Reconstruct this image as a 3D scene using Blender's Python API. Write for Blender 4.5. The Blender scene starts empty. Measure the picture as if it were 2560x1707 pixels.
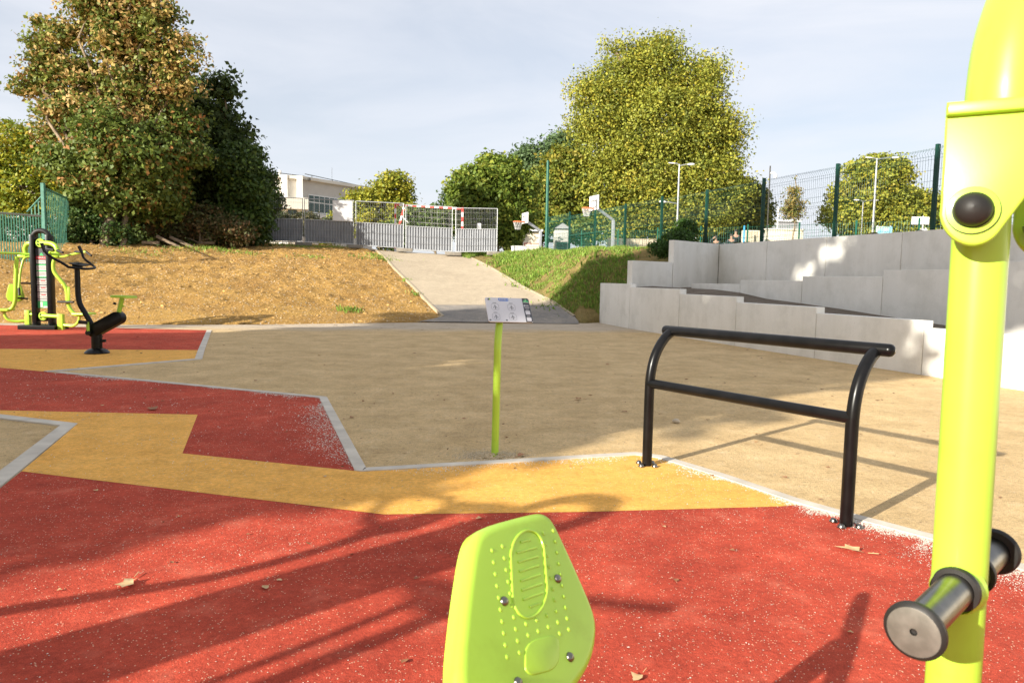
import bpy, bmesh, math, random
import numpy as np
from mathutils import Vector, Matrix
sc = bpy.context.scene
col = sc.collection
random.seed(7)
# ------------------------------------------------------------------ camera
FPX, CAM_H, ROLL = 1800.0, 1.12, 0.018
PITCH = math.atan((853.5 - 698) / FPX)
Fv = np.array([0, math.cos(PITCH), -math.sin(PITCH)])
R0 = np.array([1., 0, 0]); U0 = np.cross(R0, Fv)
Rv = R0 * math.cos(ROLL) + U0 * math.sin(ROLL)
Uv = U0 * math.cos(ROLL) - R0 * math.sin(ROLL)
cd = bpy.data.cameras.new('camera'); cam = bpy.data.objects.new('camera', cd); col.objects.link(cam)
cam.matrix_world = Matrix(((Rv[0], Uv[0], -Fv[0], 0), (Rv[1], Uv[1], -Fv[1], 0), (Rv[2], Uv[2], -Fv[2], CAM_H), (0, 0, 0, 1)))
cd.lens = FPX * 36 / 2560; cd.sensor_width = 36; cd.clip_start = 0.05; cd.clip_end = 4000
cd.dof.use_dof = True; cd.dof.focus_distance = 4.0; cd.dof.aperture_fstop = 9
sc.camera = cam
# ------------------------------------------------------------------ sky and sun
SUN_EL = math.radians(21.0)
SD = Vector((0.731, 0.682, 0)).normalized()            # direction the shadows run
w = bpy.data.worlds.new("World"); sc.world = w; w.use_nodes = True
nt = w.node_tree; bg = nt.nodes['Background']
sky = nt.nodes.new('ShaderNodeTexSky'); sky.sky_type = 'NISHITA'; sky.sun_disc = False
sky.sun_elevation = SUN_EL
sky.sun_rotation = math.atan2(-SD.x, -SD.y)
sky.air_density = 1.0; sky.dust_density = 1.5; sky.ozone_density = 1.5
tc = nt.nodes.new('ShaderNodeTexCoord')
mp = nt.nodes.new('ShaderNodeMapping'); mp.inputs['Scale'].default_value = (1.2, 1.2, 4.5); mp.inputs['Rotation'].default_value = (0.2, -0.25, 0.4)
n1 = nt.nodes.new('ShaderNodeTexNoise'); n1.inputs['Scale'].default_value = 1.7; n1.inputs['Detail'].default_value = 7; n1.inputs['Roughness'].default_value = 0.55; n1.inputs['Distortion'].default_value = 0.6
cr = nt.nodes.new('ShaderNodeValToRGB'); cr.color_ramp.elements[0].position = 0.34; cr.color_ramp.elements[0].color = (.60, .60, .60, 1); cr.color_ramp.elements[1].position = 0.68; cr.color_ramp.elements[1].color = (.95, .95, .95, 1)
mx = nt.nodes.new('ShaderNodeMix'); mx.data_type = 'RGBA'; mx.inputs[7].default_value = (6.0, 6.15, 6.6, 1)
nt.links.new(tc.outputs['Generated'], mp.inputs[0]); nt.links.new(mp.outputs[0], n1.inputs['Vector'])
nt.links.new(n1.outputs[0], cr.inputs[0]); nt.links.new(cr.outputs[0], mx.inputs[0])
nt.links.new(sky.outputs[0], mx.inputs[6]); nt.links.new(mx.outputs[2], bg.inputs[0])
bg.inputs[1].default_value = 0.078
sd = bpy.data.lights.new('sun', 'SUN'); sd.energy = 5.0; sd.angle = math.radians(0.6); sd.color = (1.0, 0.94, 0.82)
so = bpy.data.objects.new('sun', sd); col.objects.link(so)
LD = Vector((SD.x * math.cos(SUN_EL), SD.y * math.cos(SUN_EL), -math.sin(SUN_EL)))
so.rotation_euler = LD.to_track_quat('-Z', 'Y').to_euler()
sc.view_settings.view_transform = 'Standard'; sc.view_settings.look = 'None'
sc.view_settings.exposure = 1.0; sc.view_settings.gamma = 1
sc.render.engine = 'CYCLES'
# ------------------------------------------------------------------ helpers
O = np.array([0, 0, CAM_H])
def ray(px, py): return Fv + Rv * (px - 1280) / FPX - Uv * (py - 853.5) / FPX
def G(px, py, z=0.0):
    d = ray(px, py); return O + d * ((z - CAM_H) / d[2])
def P(px, py, Y):
    d = ray(px, py); return O + d * (Y / d[1])
def g2(px, py): p = G(px, py); return (float(p[0]), float(p[1]))

def tag(o, label=None, cat=None, group=None, kind=None):
    if label: o['label'] = label
    if cat: o['category'] = cat
    if group: o['group'] = group
    if kind: o['kind'] = kind
    return o
def thing(name, label, cat, loc=(0, 0, 0), rz=0, group=None):
    o = bpy.data.objects.new(name, None); o.empty_display_size = .1; col.objects.link(o)
    o.location = loc; o.rotation_euler = (0, 0, rz); return tag(o, label, cat, group)

class MB:
    def __init__(s): s.v = []; s.f = []; s.sm = []
    def add(s, vs, fs, smooth=False):
        b = len(s.v); s.v += [tuple(map(float, v)) for v in vs]
        s.f += [tuple(b + i for i in f) for f in fs]; s.sm += [smooth] * len(fs); return s
    def box(s, c, size, rz=0, M=None, ch=0):
        hx, hy, hz = [a / 2 for a in size]; m = M or Matrix.Rotation(rz, 3, 'Z'); c = Vector(c)
        if ch <= 0:
            vs = [c + m @ Vector((x * hx, y * hy, z * hz)) for z in (-1, 1) for y in (-1, 1) for x in (-1, 1)]
            return s.add(vs, [(0, 2, 3, 1), (4, 5, 7, 6), (0, 1, 5, 4), (2, 6, 7, 3), (0, 4, 6, 2), (1, 3, 7, 5)])
        bm = bmesh.new(); bmesh.ops.create_cube(bm, size=1)
        for v in bm.verts: v.co = Vector((v.co.x * size[0], v.co.y * size[1], v.co.z * size[2]))
        bmesh.ops.bevel(bm, geom=bm.edges[:], offset=ch, segments=2, affect='EDGES', profile=.6)
        bm.verts.index_update()
        s.add([c + m @ v.co for v in bm.verts], [[v.index for v in f.verts] for f in bm.faces]); bm.free(); return s
    def tube(s, pts, r, n=12, cap=True, r2=None):
        pts = [Vector(p) for p in pts]; k = len(pts); up = None; rings = []
        for i, p in enumerate(pts):
            t = (pts[min(i + 1, k - 1)] - pts[max(i - 1, 0)])
            if t.length < 1e-9: t = Vector((0, 0, 1))
            t.normalize()
            if up is None:
                up = t.orthogonal().normalized()
            else:
                up = (up - t * up.dot(t))
                up = up.normalized() if up.length > 1e-6 else t.orthogonal().normalized()
            b = t.cross(up); rr = r if r2 is None else r + (r2 - r) * i / (k - 1)
            rings.append([p + (up * math.cos(a) + b * math.sin(a)) * rr for a in [2 * math.pi * j / n for j in range(n)]])
        vs = [v for R_ in rings for v in R_]
        fs = [(i * n + j, i * n + (j + 1) % n, (i + 1) * n + (j + 1) % n, (i + 1) * n + j) for i in range(k - 1) for j in range(n)]
        s.add(vs, fs, n > 5)
        if cap:
            s.add(rings[0], [tuple(range(n - 1, -1, -1))]); s.add(rings[-1], [tuple(range(n))])
        return s
    def lathe(s, prof, org, axis=(0, 0, 1), n=20):
        ax = Vector(axis).normalized(); u = ax.orthogonal().normalized(); w_ = ax.cross(u); org = Vector(org); vs = []
        for (r, h) in prof:
            for j in range(n):
                a = 2 * math.pi * j / n; vs.append(org + ax * h + (u * math.cos(a) + w_ * math.sin(a)) * r)
        fs = [(i * n + j, i * n + (j + 1) % n, (i + 1) * n + (j + 1) % n, (i + 1) * n + j) for i in range(len(prof) - 1) for j in range(n)]
        return s.add(vs, fs, True)
    def prism(s, outline, org, u, v, th, bevel=0.0, seg=3):
        """outline (a,b) in plane org+u*a+v*b; thickness th behind the face (along -normal)"""
        org = Vector(org); u = Vector(u); v = Vector(v); nn = u.cross(v).normalized(); n = len(outline)
        cx = sum(p[0] for p in outline) / n; cy = sum(p[1] for p in outline) / n
        rings = []
        def ins(d):
            out = []
            for i in range(n):
                a = Vector(outline[i - 1]); b = Vector(outline[i]); c = Vector(outline[(i + 1) % n])
                e1 = (b - a); e2 = (c - b)
                m1 = Vector((-e1.y, e1.x)).normalized() if e1.length > 1e-9 else Vector((0, 0)); m2 = Vector((-e2.y, e2.x)).normalized() if e2.length > 1e-9 else m1
                m = (m1 + m2); m = m.normalized() if m.length > 1e-6 else m1
                out.append(b + m * d)
            return out
        area = sum(outline[i][0] * outline[(i + 1) % n][1] - outline[(i + 1) % n][0] * outline[i][1] for i in range(n))
        sg = 1 if area > 0 else -1
        if bevel > 0:
            for k in range(seg + 1):
                a = math.pi / 2 * k / seg
                rings.append((ins(sg * bevel * (1 - math.sin(a))), -bevel * (1 - math.cos(a))))
        else: rings.append((outline, 0))
        rings.append((outline, -th))
        vs = [org + u * p[0] + v * p[1] + nn * z for (R_, z) in rings for p in R_]
        fs = [(i * n + (j + 1) % n, i * n + j, (i + 1) * n + j, (i + 1) * n + (j + 1) % n) for i in range(len(rings) - 1) for j in range(n)]
        s.add(vs, fs, bevel > 0)
        s.add(vs[:n], [tuple(range(n))]); s.add(vs[-n:], [tuple(range(n - 1, -1, -1))]); return s
    def build(s, name, m, parent=None, bevel=0):
        me = bpy.data.meshes.new(name); me.from_pydata(s.v, [], s.f)
        me.polygons.foreach_set('use_smooth', s.sm); me.update()
        bm = bmesh.new(); bm.from_mesh(me); bmesh.ops.remove_doubles(bm, verts=bm.verts, dist=1e-5) if len(s.v) < 60000 else None
        bmesh.ops.recalc_face_normals(bm, faces=bm.faces) if len(s.v) < 60000 else None
        bm.to_mesh(me); bm.free()
        try: me.set_sharp_from_angle(angle=math.radians(38))
        except Exception: pass
        me.materials.append(m); o = bpy.data.objects.new(name, me); col.objects.link(o)
        if parent: o.parent = parent
        return o
def fillet(pts, rad, seg=6):
    pts = [Vector(p) for p in pts]; out = [pts[0]]
    for i in range(1, len(pts) - 1):
        a, b, c = pts[i - 1], pts[i], pts[i + 1]; r = min(rad, (a - b).length * .49, (c - b).length * .49)
        p, q = b + (a - b).normalized() * r, b + (c - b).normalized() * r
        for k in range(seg + 1):
            t = k / seg; out.append(p * (1 - t) ** 2 + b * 2 * t * (1 - t) + q * t * t)
    return out + [pts[-1]]
def rrect(w_, h_, r, cx=0, cy=0, seg=4):
    out = []
    for (sx, sy, a0) in ((1, 1, 0), (-1, 1, 90), (-1, -1, 180), (1, -1, 270)):
        for k in range(seg + 1):
            a = math.radians(a0 + 90 * k / seg); out.append((cx + sx * (w_ / 2 - r) + r * math.cos(a), cy + sy * (h_ / 2 - r) + r * math.sin(a)))
    return out
def npmesh(name, V, Fq, m, colr=None, parent=None, smooth=False):
    me = bpy.data.meshes.new(name); nv = len(V); nf, k = Fq.shape
    me.vertices.add(nv); me.vertices.foreach_set('co', V.astype(np.float32).ravel())
    me.loops.add(nf * k); me.loops.foreach_set('vertex_index', Fq.astype(np.int32).ravel())
    me.polygons.add(nf); me.polygons.foreach_set('loop_start', np.arange(nf, dtype=np.int32) * k)
    try: me.polygons.foreach_set('loop_total', np.full(nf, k, dtype=np.int32))
    except Exception: pass
    if smooth: me.polygons.foreach_set('use_smooth', np.ones(nf, dtype=bool))
    me.update(calc_edges=True)
    if colr is not None:
        at = me.color_attributes.new('tint', 'FLOAT_COLOR', 'POINT')
        c4 = np.ones((nv, 4), np.float32); c4[:, :3] = colr; at.data.foreach_set('color', c4.ravel())
    me.materials.append(m); o = bpy.data.objects.new(name, me); col.objects.link(o)
    if parent: o.parent = parent
    return o
def text(body, size, m, parent, org, u, v, name='lettering', align='CENTER', th=0.0008, bold=0.0):
    c = bpy.data.curves.new(name, 'FONT'); c.body = body; c.size = size; c.align_x = align; c.align_y = 'CENTER'; c.extrude = th; c.resolution_u = 2; c.offset = bold
    t = bpy.data.objects.new(name, c); col.objects.link(t)
    me = bpy.data.meshes.new_from_object(t.evaluated_get(bpy.context.evaluated_depsgraph_get())); bpy.data.objects.remove(t)
    u = Vector(u).normalized(); v = Vector(v).normalized(); n = u.cross(v)
    me.transform(Matrix(((u.x, v.x, n.x, org[0]), (u.y, v.y, n.y, org[1]), (u.z, v.z, n.z, org[2]), (0, 0, 0, 1))))
    me.materials.clear(); me.materials.append(m)
    o = bpy.data.objects.new(name, me); col.objects.link(o); o.parent = parent; return o
def copy_tree(o, parent=None):
    c = o.copy(); col.objects.link(c); c.parent = parent
    for ch in [x for x in bpy.data.objects if x.parent == o]: copy_tree(ch, c)
    return c
# ------------------------------------------------------------------ materials
def mat(name, c, rough=.6, metal=0, c2=None, scale=8, bump=0, bscale=60, spec=.5, coat=0, detail=5, lo=.35, hi=.65, trans=0, stretch=None, bdist=.01):
    m = bpy.data.materials.new(name); m.use_nodes = True; t = m.node_tree; b = t.nodes['Principled BSDF']
    b.inputs['Base Color'].default_value = (*c, 1); b.inputs['Roughness'].default_value = rough; b.inputs['Metallic'].default_value = metal
    b.inputs['Specular IOR Level'].default_value = spec; b.inputs['Coat Weight'].default_value = coat; b.inputs['Coat Roughness'].default_value = .12
    tcn = t.nodes.new('ShaderNodeTexCoord'); src = tcn.outputs['Object']
    if stretch:
        mm = t.nodes.new('ShaderNodeMapping'); mm.inputs['Scale'].default_value = stretch; t.links.new(src, mm.inputs[0]); src = mm.outputs[0]
    if c2 is not None:
        n = t.nodes.new('ShaderNodeTexNoise'); n.inputs['Scale'].default_value = scale; n.inputs['Detail'].default_value = detail
        r = t.nodes.new('ShaderNodeValToRGB'); r.color_ramp.elements[0].position = lo; r.color_ramp.elements[1].position = hi
        r.color_ramp.elements[0].color = (*c, 1); r.color_ramp.elements[1].color = (*c2, 1)
        t.links.new(src, n.inputs['Vector']); t.links.new(n.outputs[0], r.inputs[0]); t.links.new(r.outputs[0], b.inputs['Base Color'])
    if bump:
        n = t.nodes.new('ShaderNodeTexNoise'); n.inputs['Scale'].default_value = bscale; n.inputs['Detail'].default_value = 4
        bp = t.nodes.new('ShaderNodeBump'); bp.inputs['Strength'].default_value = bump; bp.inputs['Distance'].default_value = bdist
        t.links.new(src, n.inputs['Vector']); t.links.new(n.outputs[0], bp.inputs['Height']); t.links.new(bp.outputs[0], b.inputs['Normal'])
    return m
def tinted(name, rough=.6, trans=.25):
    m = bpy.data.materials.new(name); m.use_nodes = True; t = m.node_tree; b = t.nodes['Principled BSDF']
    a = t.nodes.new('ShaderNodeVertexColor'); a.layer_name = 'tint'; t.links.new(a.outputs[0], b.inputs['Base Color'])
    b.inputs['Roughness'].default_value = rough; b.inputs['Specular IOR Level'].default_value = .3
    if trans:
        tr = t.nodes.new('ShaderNodeBsdfTranslucent'); mxs = t.nodes.new('ShaderNodeMixShader'); mxs.inputs[0].default_value = trans
        t.links.new(a.outputs[0], tr.inputs[0]); t.links.new(b.outputs[0], mxs.inputs[1]); t.links.new(tr.outputs[0], mxs.inputs[2])
        t.links.new(mxs.outputs[0], t.nodes['Material Output'].inputs[0])
    return m
def ground_mat(name, base, dark, light, chips=None, gscale=260, bump=.5, patch=1.6, bdist=.004, chip_thr=.06, chip_scale=170, band=False):
    """loose or granular surface: large patches, fine grains and pale chips"""
    m = bpy.data.materials.new(name); m.use_nodes = True; t = m.node_tree; L = t.links.new; b = t.nodes['Principled BSDF']
    b.inputs['Roughness'].default_value = .93; b.inputs['Specular IOR Level'].default_value = .2
    g = t.nodes.new('ShaderNodeTexCoord')
    def noise(s, d=4, r=.55):
        n = t.nodes.new('ShaderNodeTexNoise'); n.inputs['Scale'].default_value = s; n.inputs['Detail'].default_value = d; n.inputs['Roughness'].default_value = r; L(g.outputs['Object'], n.inputs['Vector']); return n
    def ramp(src, a, bb, ca, cb):
        r = t.nodes.new('ShaderNodeValToRGB'); r.color_ramp.elements[0].position = a; r.color_ramp.elements[1].position = bb
        r.color_ramp.elements[0].color = ca; r.color_ramp.elements[1].color = cb; L(src, r.inputs[0]); return r
    def mix(f, a, bb, mode='MIX'):
        x = t.nodes.new('ShaderNodeMix'); x.data_type = 'RGBA'; x.blend_type = mode
        for s_, i in ((f, 0), (a, 6), (bb, 7)):
            if isinstance(s_, (float, int)): x.inputs[i].default_value = s_
            elif isinstance(s_, tuple): x.inputs[i].default_value = s_
            else: L(s_, x.inputs[i])
        return x.outputs[2]
    n1 = noise(patch, 6, .62); r1 = ramp(n1.outputs[0], .35, .68, (*dark, 1), (*base, 1))
    n2 = noise(gscale, 3, .7); r2 = ramp(n2.outputs[0], .3, .7, (.62, .62, .62, 1), (1.35, 1.35, 1.35, 1))
    c = mix(1.0, r1.outputs[0], r2.outputs[0], 'MULTIPLY')
    n5 = noise(42, 4, .65); r5 = ramp(n5.outputs[0], .32, .68, (.84, .84, .84, 1), (1.14, 1.14, 1.14, 1)); c = mix(1.0, c, r5.outputs[0], 'MULTIPLY')
    n6 = noise(5.5, 6, .7); r6 = ramp(n6.outputs[0], .3, .7, (.88, .88, .88, 1), (1.1, 1.1, 1.1, 1)); c = mix(1.0, c, r6.outputs[0], 'MULTIPLY')
    n3 = noise(patch * 5, 5, .6); r3 = ramp(n3.outputs[0], .55, .8, (0, 0, 0, 1), (1, 1, 1, 1))
    c = mix(r3.outputs[0], c, mix(.45, c, (*light, 1)))
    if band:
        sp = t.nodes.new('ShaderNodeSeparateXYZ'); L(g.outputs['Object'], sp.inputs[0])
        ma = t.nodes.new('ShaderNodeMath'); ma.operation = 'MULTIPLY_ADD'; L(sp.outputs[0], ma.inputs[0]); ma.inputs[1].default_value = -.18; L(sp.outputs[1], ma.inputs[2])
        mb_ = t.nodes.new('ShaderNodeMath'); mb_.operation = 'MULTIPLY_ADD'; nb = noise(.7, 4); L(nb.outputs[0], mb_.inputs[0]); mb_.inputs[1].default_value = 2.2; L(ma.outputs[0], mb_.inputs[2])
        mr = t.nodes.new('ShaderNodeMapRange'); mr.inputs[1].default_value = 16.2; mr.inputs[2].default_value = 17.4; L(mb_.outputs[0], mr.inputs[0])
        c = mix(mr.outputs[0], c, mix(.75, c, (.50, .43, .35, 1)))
    if chips:
        vo = t.nodes.new('ShaderNodeTexVoronoi'); vo.inputs['Scale'].default_value = chip_scale; L(g.outputs['Object'], vo.inputs['Vector'])
        nm = noise(3.0, 4); am = t.nodes.new('ShaderNodeMath'); am.operation = 'MULTIPLY'; am.inputs[1].default_value = .9
        L(nm.outputs[0], am.inputs[0])
        sp2 = t.nodes.new('ShaderNodeSeparateColor'); L(vo.outputs['Color'], sp2.inputs[0])
        mm = t.nodes.new('ShaderNodeMath'); mm.operation = 'MULTIPLY'; L(am.outputs[0], mm.inputs[0]); mm.inputs[1].default_value = chip_thr * 2.2
        lt = t.nodes.new('ShaderNodeMath'); lt.operation = 'LESS_THAN'; L(sp2.outputs[0], lt.inputs[0]); L(mm.outputs[0], lt.inputs[1])
        ld = t.nodes.new('ShaderNodeMath'); ld.operation = 'LESS_THAN'; L(vo.outputs['Distance'], ld.inputs[0]); ld.inputs[1].default_value = .42
        fm = t.nodes.new('ShaderNodeMath'); fm.operation = 'MULTIPLY'; L(lt.outputs[0], fm.inputs[0]); L(ld.outputs[0], fm.inputs[1])
        c = mix(fm.outputs[0], c, (*chips, 1))
    L(c, b.inputs['Base Color'])
    bp = t.nodes.new('ShaderNodeBump'); bp.inputs['Strength'].default_value = bump; bp.inputs['Distance'].default_value = bdist
    hm = t.nodes.new('ShaderNodeMath'); hm.operation = 'MULTIPLY_ADD'; n4 = noise(gscale * .25, 5, .6); L(n4.outputs[0], hm.inputs[0]); hm.inputs[1].default_value = 2.0; L(n2.outputs[0], hm.inputs[2])
    L(hm.outputs[0], bp.inputs['Height']); L(bp.outputs[0], b.inputs['Normal'])
    return m
M = {}
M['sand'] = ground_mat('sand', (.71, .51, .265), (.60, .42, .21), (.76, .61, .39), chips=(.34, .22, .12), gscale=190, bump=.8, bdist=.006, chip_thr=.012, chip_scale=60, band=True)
M['red'] = ground_mat('red_rubber', (.60, .088, .046), (.50, .066, .036), (.64, .22, .14), chips=(.85, .55, .36), gscale=330, bump=.9, patch=1.1, bdist=.003, chip_thr=.05, chip_scale=190)
M['yellow'] = ground_mat('yellow_rubber', (.86, .455, .105), (.79, .40, .085), (.86, .53, .19), chips=(.75, .6, .42), gscale=330, bump=.7, patch=1.3, bdist=.002, chip_thr=.02, chip_scale=170)
M['dirt'] = ground_mat('dirt', (.60, .355, .10), (.42, .235, .07), (.72, .52, .26), chips=(.72, .62, .48), gscale=38, bump=1.0, patch=.9, bdist=.05, chip_thr=.06, chip_scale=26)
M['bank'] = ground_mat('bank_soil', (.34, .24, .09), (.20, .17, .05), (.45, .33, .16), gscale=40, bump=1, patch=1.4, bdist=.04)
M['court'] = ground_mat('court_ground', (.36, .33, .28), (.30, .27, .22), (.42, .38, .32), gscale=60, bump=.3)
M['terrace'] = ground_mat('terrace_soil', (.23, .185, .14), (.16, .125, .09), (.30, .25, .20), gscale=60, bump=1, patch=3, bdist=.02)
M['asphalt'] = ground_mat('worn_asphalt', (.49, .40, .285), (.42, .34, .24), (.60, .47, .32), gscale=120, bump=.4, patch=.8, bdist=.004)
M['asphalt_new'] = ground_mat('new_asphalt', (.33, .285, .235), (.20, .185, .17), (.46, .38, .29), gscale=110, bump=.6, patch=1.5, bdist=.005)
M['kerb'] = mat('kerb_concrete', (.47, .42, .35), .9, c2=(.62, .56, .47), scale=5, bump=.4, bscale=120, bdist=.003)
M['edging'] = mat('edging_concrete', (.34, .275, .18), .9, c2=(.44, .36, .25), scale=9, bump=.4, bscale=90, bdist=.003)
M['foot'] = mat('foot_concrete', (.20, .18, .15), .9, c2=(.27, .24, .20), scale=9, bump=.4, bscale=60, bdist=.004)
M['wall'] = mat('wall_concrete', (.77, .75, .69), .82, c2=(.86, .835, .775), scale=1.3, bump=.12, bscale=70, bdist=.003, detail=7, stretch=(1, 1, .55), lo=.3, hi=.72)
def weather(m, sc_, stretch, lo_, hi_, dark, detail=6, lo2=.35, hi2=.6):
    t = m.node_tree; b = t.nodes['Principled BSDF']; src = b.inputs['Base Color'].links[0].from_socket
    g_ = t.nodes.new('ShaderNodeTexCoord'); mp_ = t.nodes.new('ShaderNodeMapping'); mp_.inputs['Scale'].default_value = stretch
    n = t.nodes.new('ShaderNodeTexNoise'); n.inputs['Scale'].default_value = sc_; n.inputs['Detail'].default_value = detail; n.inputs['Roughness'].default_value = .65
    r_ = t.nodes.new('ShaderNodeValToRGB'); r_.color_ramp.elements[0].position = lo2; r_.color_ramp.elements[1].position = hi2
    r_.color_ramp.elements[0].color = (*dark, 1); r_.color_ramp.elements[1].color = (1, 1, 1, 1)
    x = t.nodes.new('ShaderNodeMix'); x.data_type = 'RGBA'; x.blend_type = 'MULTIPLY'; x.inputs[0].default_value = 1
    t.links.new(g_.outputs['Object'], mp_.inputs[0]); t.links.new(mp_.outputs[0], n.inputs['Vector']); t.links.new(n.outputs[0], r_.inputs[0])
    t.links.new(src, x.inputs[6]); t.links.new(r_.outputs[0], x.inputs[7]); t.links.new(x.outputs[2], b.inputs['Base Color'])
weather(M['wall'], 1.6, (2.0, 2.0, .35), 0, 1, (.93, .925, .91)); weather(M['wall'], 2.2, (1, 1, 1), 0, 1, (.90, .90, .89), 8, .36, .52); weather(M['wall'], 45, (1, 1, 1), 0, 1, (.72, .71, .68), 3, .28, .34)
M['lime'] = mat('lime_paint', (.38, .60, .05), .36, c2=(.42, .65, .06), scale=5, coat=.12, spec=.35, bump=.04, bscale=250, bdist=.001)
weather(M['red'], 1.1, (1, 1, 1), 0, 1, (.84, .84, .84), 8, .4, .62); weather(M['red'], 7, (1, 1, 1), 0, 1, (.88, .86, .86), 7, .36, .55); weather(M['yellow'], 6, (1, 1, 1), 0, 1, (.90, .89, .86), 7, .36, .52)
weather(M['sand'], 2.3, (1, 1, 1), 0, 1, (.87, .86, .84), 9, .38, .56); weather(M['sand'], 16, (1, 1, 1), 0, 1, (.84, .82, .79), 6, .34, .46)
weather(M['lime'], 3.0, (1, 1, 1), 0, 1, (.90, .88, .8), 8, .36, .46)
M['black'] = mat('black_paint', (.004, .004, .004), .3, c2=(.007, .0065, .0065), scale=14, spec=.22, coat=.03, bump=.05, bscale=200, bdist=.001)
M['rubber'] = mat('black_rubber', (.014, .013, .012), .5, c2=(.022, .020, .018), scale=30, spec=.3, bump=.1, bscale=300, bdist=.001)
M['steel'] = mat('galvanised_steel', (.36, .37, .38), .42, .6, c2=(.45, .46, .47), scale=12)
M['chrome'] = mat('brushed_chrome', (.24, .225, .20), .3, 1.0, c2=(.18, .17, .155), scale=40)
M['capsteel'] = mat('worn_steel_cap', (.13, .12, .10), .55, .4, c2=(.18, .165, .14), scale=50)
M['sheet'] = mat('galvanised_sheet', (.21, .22, .24), .5, .15, c2=(.26, .27, .29), scale=3)
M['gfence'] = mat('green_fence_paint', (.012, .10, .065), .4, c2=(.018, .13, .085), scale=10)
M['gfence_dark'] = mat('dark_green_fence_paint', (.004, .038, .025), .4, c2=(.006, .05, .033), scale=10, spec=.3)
M['paling'] = mat('palisade_paint', (.025, .14, .095), .6, c2=(.05, .20, .14), scale=14)
M['iron'] = mat('dark_iron', (.03, .035, .03), .6, c2=(.06, .05, .04), scale=20)
M['white'] = mat('white_paint', (.78, .77, .74), .45, c2=(.83, .82, .80), scale=6)
M['signwhite'] = mat('sign_white', (.60, .60, .62), .4, c2=(.64, .64, .65), scale=6)
M['signdark'] = mat('sign_dark', (.05, .055, .065), .4, c2=(.06, .065, .075), scale=9)
M['signblue'] = mat('sign_blue', (.10, .23, .60), .4, c2=(.12, .26, .64), scale=9)
M['signgreen'] = mat('sign_green', (.05, .42, .13), .4, c2=(.07, .47, .16), scale=9)
M['signgrey'] = mat('sign_grey', (.09, .095, .10), .4, c2=(.13, .135, .14), scale=9)
M['palegreen'] = mat('pale_green', (.22, .55, .22), .4, c2=(.27, .6, .26), scale=9)
M['signred'] = mat('sign_red', (.62, .015, .02), .4, c2=(.68, .02, .025), scale=9)
M['paper'] = mat('paper_print', (.50, .49, .46), .5, c2=(.56, .55, .52), scale=9)
M['redpaint'] = mat('red_paint', (.62, .03, .02), .45, c2=(.68, .05, .03), scale=9)
M['orange'] = mat('orange_paint', (.75, .16, .05), .45, c2=(.80, .20, .07), scale=9)
M['render'] = mat('cream_render', (.66, .62, .54), .85, c2=(.74, .70, .62), scale=1.2, bump=.1, bscale=30)
M['render2'] = mat('grey_render', (.50, .47, .43), .85, c2=(.57, .54, .49), scale=.9)
M['glass'] = mat('window_glass', (.03, .06, .055), .08, c2=(.05, .09, .08), scale=1)
M['greybuild'] = mat('grey_cladding', (.30, .30, .31), .7, c2=(.36, .36, .37), scale=2)
M['beige'] = mat('beige_boards', (.70, .62, .47), .8, c2=(.76, .68, .53), scale=3)
M['bark'] = mat('bark', (.16, .115, .07), .9, c2=(.30, .23, .15), scale=9, bump=.6, bscale=25, bdist=.02, stretch=(1, 1, .25))
M['wood'] = mat('old_timber', (.20, .14, .09), .9, c2=(.32, .24, .16), scale=9, bump=.5, bscale=30)
M['stone'] = mat('pale_stone', (.46, .38, .27), .9, c2=(.62, .53, .40), scale=11, bump=.8, bscale=12, bdist=.05)
M['leaf'] = tinted('foliage', .55, .3)
M['grain'] = tinted('grains', .9, 0)
M['deadleaf'] = mat('dead_leaf', (.48, .30, .13), .8, c2=(.60, .42, .22), scale=40)
M['brownleaf'] = mat('brown_leaf', (.25, .10, .04), .8, c2=(.34, .16, .07), scale=40)
M['skin'] = mat('skin', (.42, .24, .16), .6, c2=(.46, .27, .19), scale=20)
M['hair'] = mat('hair', (.02, .014, .01), .6, c2=(.03, .02, .015), scale=40)
M['jacket'] = mat('dark_jacket', (.02, .022, .03), .8, c2=(.03, .033, .04), scale=20)
M['trousers'] = mat('dark_trousers', (.03, .035, .05), .8, c2=(.04, .045, .06), scale=20)
M['posterblue'] = mat('poster_blue', (.22, .52, .70), .5, c2=(.72, .80, .45), scale=.9, lo=.5, hi=.62)
M['net'] = mat('net_cord', (.62, .60, .58), .8, c2=(.7, .68, .66), scale=10)
M['piping'] = mat('blue_plastic', (.03, .30, .60), .4, c2=(.05, .36, .66), scale=10)
# ------------------------------------------------------------------ terrain function
rng = np.random.default_rng(5)
def _lat(n, seed):
    return np.random.default_rng(seed).random((n, n))
LAT = _lat(256, 3)
def vn(x, y):
    xi = np.floor(x).astype(int); yi = np.floor(y).astype(int); fx = x - xi; fy = y - yi; fx = fx * fx * (3 - 2 * fx); fy = fy * fy * (3 - 2 * fy)
    a = LAT[xi % 256, yi % 256]; b = LAT[(xi + 1) % 256, yi % 256]; c = LAT[xi % 256, (yi + 1) % 256]; d = LAT[(xi + 1) % 256, (yi + 1) % 256]
    return (a * (1 - fx) + b * fx) * (1 - fy) + (c * (1 - fx) + d * fx) * fy - .5
def fbm(x, y, o=4):
    s = 0; a = 1
    for k in range(o): s = s + a * vn(x * 2 ** k + 17 * k, y * 2 ** k + 31 * k); a *= .5
    return s
LOW = [(-3, -40), (-3, 17.2), (0.2, 18.1), (1.5, 18.5), (2.40, 19.36), (2.93, 17.62), (4.00, 18.49), (5.66, 20.06), (25.73, -40)]
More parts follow.
